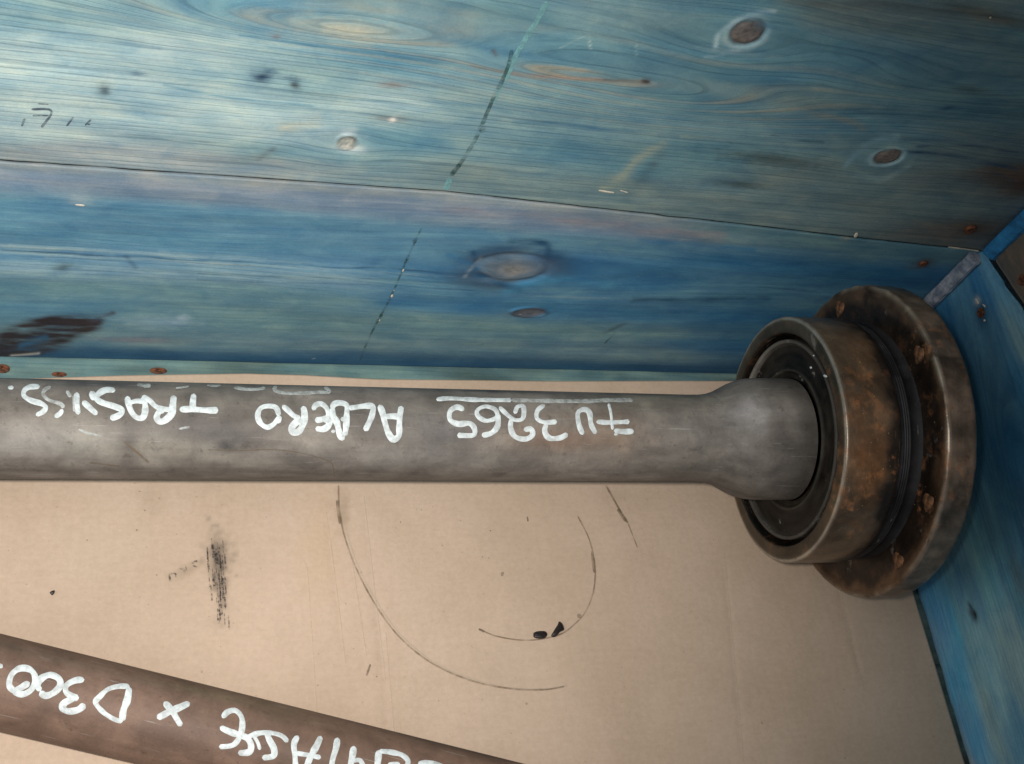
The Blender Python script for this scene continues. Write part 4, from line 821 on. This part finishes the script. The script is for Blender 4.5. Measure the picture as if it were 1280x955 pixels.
# ---- lettering on the main shaft (upside down in the picture)
cyl = lambda x, y, off: hit_cyl(x, y, P0, D0, 0.025 + off)
c5 = lambda p: crop(0, 460, 5.12, p); cA = lambda p: crop(310, 470, 6.4, p); cB = lambda p: crop(530, 480, 4.571, p); cT = lambda p: crop(140, 470, 6.4, p)
let = [(c5([(50, 127), (88, 123)]), 4.2),
  (c5([(255, 118), (190, 122), (155, 145), (155, 180), (200, 208), (265, 228), (292, 252), (275, 280), (230, 303)]), 5.6),
  (c5([(400, 262), (385, 290), (350, 315)]), 5), (c5([(492, 155), (490, 220), (502, 298)]), 6.2), (c5([(528, 212), (575, 255), (622, 298)]), 6.2), (c5([(580, 148), (612, 205)]), 7.5),
  (c5([(738, 142), (680, 140), (635, 162), (618, 195), (655, 222), (730, 245), (780, 268), (765, 300), (705, 325)]), 6.2),
  (cT([(122, 160), (130, 215), (155, 285), (195, 330), (240, 335), (262, 300), (265, 230), (245, 165)]), 6.4), (cT([(140, 215), (195, 200), (250, 205)]), 5),
  (cT([(240, 160), (300, 195), (345, 240), (400, 262), (470, 270)]), 6.0), (cT([(495, 155), (487, 230), (478, 300), (430, 350), (385, 365), (358, 335), (375, 290), (420, 268)]), 7.2),
  (cT([(540, 268), (620, 265), (700, 270), (790, 275), (850, 272)]), 6.6), (cT([(655, 140), (648, 200), (645, 260)]), 6.6),
  (cA([(250, 320), (225, 255), (170, 240), (105, 255), (78, 310), (95, 370), (150, 410), (205, 385), (250, 330), (240, 380)]), 5.6),
  (cA([(275, 235), (320, 275), (370, 320), (420, 335)]), 5.6), (cA([(440, 240), (452, 300), (445, 370), (410, 440), (360, 450), (350, 415), (385, 370), (430, 350)]), 7),
  (cA([(520, 275), (540, 235), (585, 222), (630, 260), (640, 320), (600, 345), (535, 355)]), 5.6), (cA([(600, 345), (650, 365), (640, 400), (600, 425), (540, 420)]), 6.4),
  (cA([(670, 265), (690, 225), (740, 215), (790, 235), (790, 300), (785, 400), (775, 480)]), 6.2), (cA([(675, 250), (680, 320), (710, 370), (725, 430), (745, 490), (775, 485)]), 6.6), (cA([(665, 445), (700, 440)]), 4),
  (cA([(740, 345), (790, 345)]), 5), (cA([(805, 258), (870, 248), (960, 238), (1000, 250), (990, 320), (960, 390), (935, 440)]), 6.2),
  (cA([(1050, 230), (1075, 290), (1095, 370), (1120, 450), (1160, 505), (1205, 480), (1210, 400), (1215, 320), (1228, 240)]), 6.6), (cA([(1085, 325), (1150, 322), (1215, 325)]), 6),
  (cB([(70, 88), (150, 82), (300, 90), (500, 92)]), 4.6),
  (cB([(230, 148), (190, 132), (150, 155), (150, 205), (195, 228), (260, 225), (288, 255), (280, 292), (190, 293)]), 5.8),
  (cB([(425, 185), (405, 145), (350, 128), (305, 150), (310, 185), (355, 210), (410, 195), (420, 165)]), 4.6), (cB([(425, 170), (420, 240), (385, 280), (330, 295)]), 5.6),
  (cB([(430, 130), (470, 170), (520, 205), (565, 195), (568, 130), (535, 130), (518, 170)]), 4.6), (cB([(500, 195), (495, 250), (520, 300), (580, 315), (620, 290), (610, 258), (570, 262)]), 5.4),
  (cB([(690, 118), (650, 150), (645, 195), (685, 218), (760, 216)]), 4.8), (cB([(700, 225), (690, 270), (715, 308), (775, 308), (822, 285)]), 5.6),
  (cB([(908, 290), (885, 230), (880, 165), (915, 145), (945, 165), (955, 230), (982, 285)]), 5.4), (cB([(985, 215), (1060, 220), (1175, 215)]), 5), (cB([(1085, 265), (1140, 272), (1200, 270)]), 5.4), (cB([(1055, 110), (1068, 170), (1078, 262)]), 3.4), (cB([(1085, 290), (1110, 285)]), 3)]
strokes('white_lettering', let, cyl, M_PAINT, shaft, MSi, h=.00018, label='white hand-painted upside-down lettering on the grey rod')
faint = [(c5([(325, 118), (285, 140), (278, 172), (312, 205), (385, 228), (410, 255)]), 4), (c5([(425, 145), (455, 185)]), 4), (cB([(500, 92), (700, 96), (900, 98), (1060, 92), (1195, 92)]), 4.2),
  (c5([(500, 392), (560, 415), (600, 425), (650, 437)]), 2.6), (c5([(1145, 390), (1180, 383), (1215, 375)]), 2.4), (cT([(200, 68), (260, 75), (310, 72)]), 3.2), (cT([(250, 85), (310, 80)]), 3), (cT([(510, 95), (560, 90), (620, 80)]), 1.8), (cT([(760, 72), (820, 80), (870, 74)]), 2.2), (cT([(975, 90), (1040, 102), (1130, 108), (1225, 95)]), 3.2),
  (cA([(0, 100), (70, 106), (140, 95)]), 2.6), (cA([(235, 82), (208, 100), (240, 125), (330, 138), (450, 136), (560, 130), (650, 128), (640, 105), (610, 90)]), 3.6), (c5([(470, 175), (478, 280)]), 3)]
strokes('worn_white_lettering', faint, cyl, M_FAINT, shaft, MSi, h=.00008, label='faint rubbed white strokes on the grey rod')
strokes('dark_scratch', [([(260, 562), (300, 563), (340, 562), (375, 566), (405, 574), (415, 580), (418, 596)], 1.6), ([(155, 552), (172, 566), (186, 578)], 3.0), ([(112, 470 + 108), (150, 583)], 2)], cyl, M_CREASE, shaft, MSi, h=.00002)

# ------------------------------------------------------------------ second shaft
def fit_second():
    r = 0.0245
    for it in range(12):
        def axis_pt(px, py): return floor_pt(px, py, CT + 0.0005 + r)
        a = axis_pt(0, 854 + EXA); b = axis_pt(400, 854 + EXA + 0.242 * 400 + EXB); d = (b - a) / np.linalg.norm(b - a)
        # visible width at x=100: compare the silhouette
        w = CAM - a; wp_ = w - (w @ d) * d; dist = np.linalg.norm(wp_)
        tang = math.asin(r / dist)
        n1 = wp_ / dist; n2 = np.cross(d, n1)
        out = []
        for s_ in (1, -1):
            q = a + r * (math.sin(tang) * n1 + s_ * math.cos(tang) * n2)
            q2 = q + d * 0.1; x1, y1 = to_px(q); x2, y2 = to_px(q2); out.append((y1 + (0 - x1) * (y2 - y1) / (x2 - x1), (y2 - y1) / (x2 - x1)))
        wid = abs(out[0][0] - out[1][0]); r *= (123.5 / wid) ** 0.8
    return a, d, r, out
EXA, EXB = 0.0, 0.0
Pa, Da, ra, ou = fit_second(); 
ys_ = sorted(o[0] for o in ou); EXA += 853.5 - sum(ys_) / 2
Pa, Da, ra, ou = fit_second(); print('second', Pa, Da, ra, ou)
up2 = Zf - (Zf @ Da) * Da; up2 /= np.linalg.norm(up2); sv2 = np.cross(Da, up2)
M2 = Matrix([[Da[i], up2[i], sv2[i], Pa[i]] for i in range(3)] + [[0, 0, 0, 1]]); M2i = np.array(M2.inverted())
shaft2 = thing('half_shaft', 'brown steel rod with white hand lettering crossing the bottom left corner of the cardboard', 'shaft')
shaft2.matrix_world = M2
sp2 = []
def ax2(px, py):
    w = hit_cyl(np.array([px], float), np.array([py], float), Pa, Da, ra)[0]; l = M2i[:3, :3] @ w + M2i[:3, 3]; return l[0], math.atan2(l[2], l[1])
for (px, py, ln, wd, c, al) in [(240, 862, .02, .15, (0.14, .115, .07), .6), (420, 893, .03, .12, (0.035, .025, .022), .8), (500, 915, .04, .10, (0.035, .025, .022), .85), (600, 942, .04, .12, (0.03, .022, .02), .85), (330, 880, .03, .3, (0.15, .12, .075), .5), (150, 860, .06, .5, (0.15, .10, .08), .3), (40, 815, .06, .2, (0.13, .105, .08), .4)]:
    x, a = ax2(px, py); sp2.append((x, a, ln, wd, c, al))
def col_sh2(X, A, R):
    c = np.array((0.150, 0.094, 0.068)) * (1 + 0.35 * fbm(X * 14 + 4, np.sin(A) * 2.5, 13) + 0.25 * fbm(X * 60, np.cos(A) * 6 + 9, 17))[..., None]
    for (x, a, ln, wd, cc, al) in sp2:
        da = (A - a + math.pi) % (2 * math.pi) - math.pi; rr = ((X - x) / ln) ** 2 + (da / wd) ** 2
        k = (al * np.exp(-rr * (1 + 1.2 * fbm(X * 130, A * 5, 21))))[..., None]; c = c * (1 - k) + np.array(cc) * k
    return c
lathe('shaft_rod', dense([(-0.12, ra), (0.42, ra), (0.422, ra - .002), (0.422, 0.0)], .002), M_SHAFT2, shaft2, col_sh2, 128)
cyl2 = lambda x, y, off: hit_cyl(x, y, Pa, Da, ra + off)
d5 = lambda p: crop(0, 810, 5.12, p); d4 = lambda p: crop(250, 860, 4.0, p)
let2 = [(d5([(-10, 125), (15, 105)]), 6), (d5([(100, 285), (60, 240), (75, 170), (130, 130), (195, 140), (225, 190), (205, 260), (150, 295), (95, 280), (140, 250), (190, 220)]), 6.6),
  (d5([(262, 275), (240, 240), (265, 195), (320, 172), (375, 195), (385, 240), (345, 285), (290, 305), (255, 280)]), 6.8), (d5([(540, 202), (480, 208), (425, 240), (425, 285), (475, 315), (505, 318)]), 6.6), (d5([(480, 320), (415, 350), (400, 385), (440, 405), (500, 395), (545, 360)]), 7),
  (d5([(830, 245), (760, 245), (690, 265), (640, 310), (612, 350), (660, 410), (730, 455), (785, 470)]), 5.6), (d5([(828, 250), (815, 330), (790, 400), (782, 468)]), 7.2), (d5([(1050, 345), (1100, 400), (1130, 450), (1160, 500)]), 7), (d5([(1215, 350), (1150, 380), (1080, 410), (1005, 450)]), 7),
  (d4([(112, 150), (135, 122), (175, 112), (205, 140), (212, 185), (200, 240), (165, 285), (95, 295)]), 6), (d4([(100, 195), (140, 215), (195, 235), (235, 250), (255, 285), (245, 320), (190, 325)]), 6.6),
  (d4([(440, 270), (410, 240), (360, 225), (300, 225), (235, 245)]), 5.6), (d4([(330, 212), (345, 255), (370, 305), (365, 340), (310, 350)]), 6.6), (d4([(270, 240), (290, 275), (300, 310)]), 4.5),
  (d4([(490, 238), (470, 280), (475, 340), (480, 400), (500, 440)]), 6.2), (d4([(605, 240), (585, 285), (550, 350), (525, 420)]), 6.6), (d4([(475, 325), (540, 335), (605, 348)]), 5.6), (d4([(688, 248), (680, 300), (665, 350), (655, 410)]), 6.6),
  (d4([(770, 290), (762, 340), (750, 400)]), 7), (d4([(765, 365), (800, 362), (820, 400)]), 5), (d4([(895, 310), (890, 360), (885, 400)]), 7), (d4([(895, 315), (950, 320), (1010, 335), (1040, 365), (1030, 400)]), 5.4), (d4([(940, 380), (1000, 378)]), 4), (d4([(1090, 378), (1130, 372), (1180, 378), (1220, 395)]), 5)]
strokes('white_lettering', let2, cyl2, M_PAINT, shaft2, M2i, h=.00018, label='white hand-painted upside-down lettering on the brown rod')
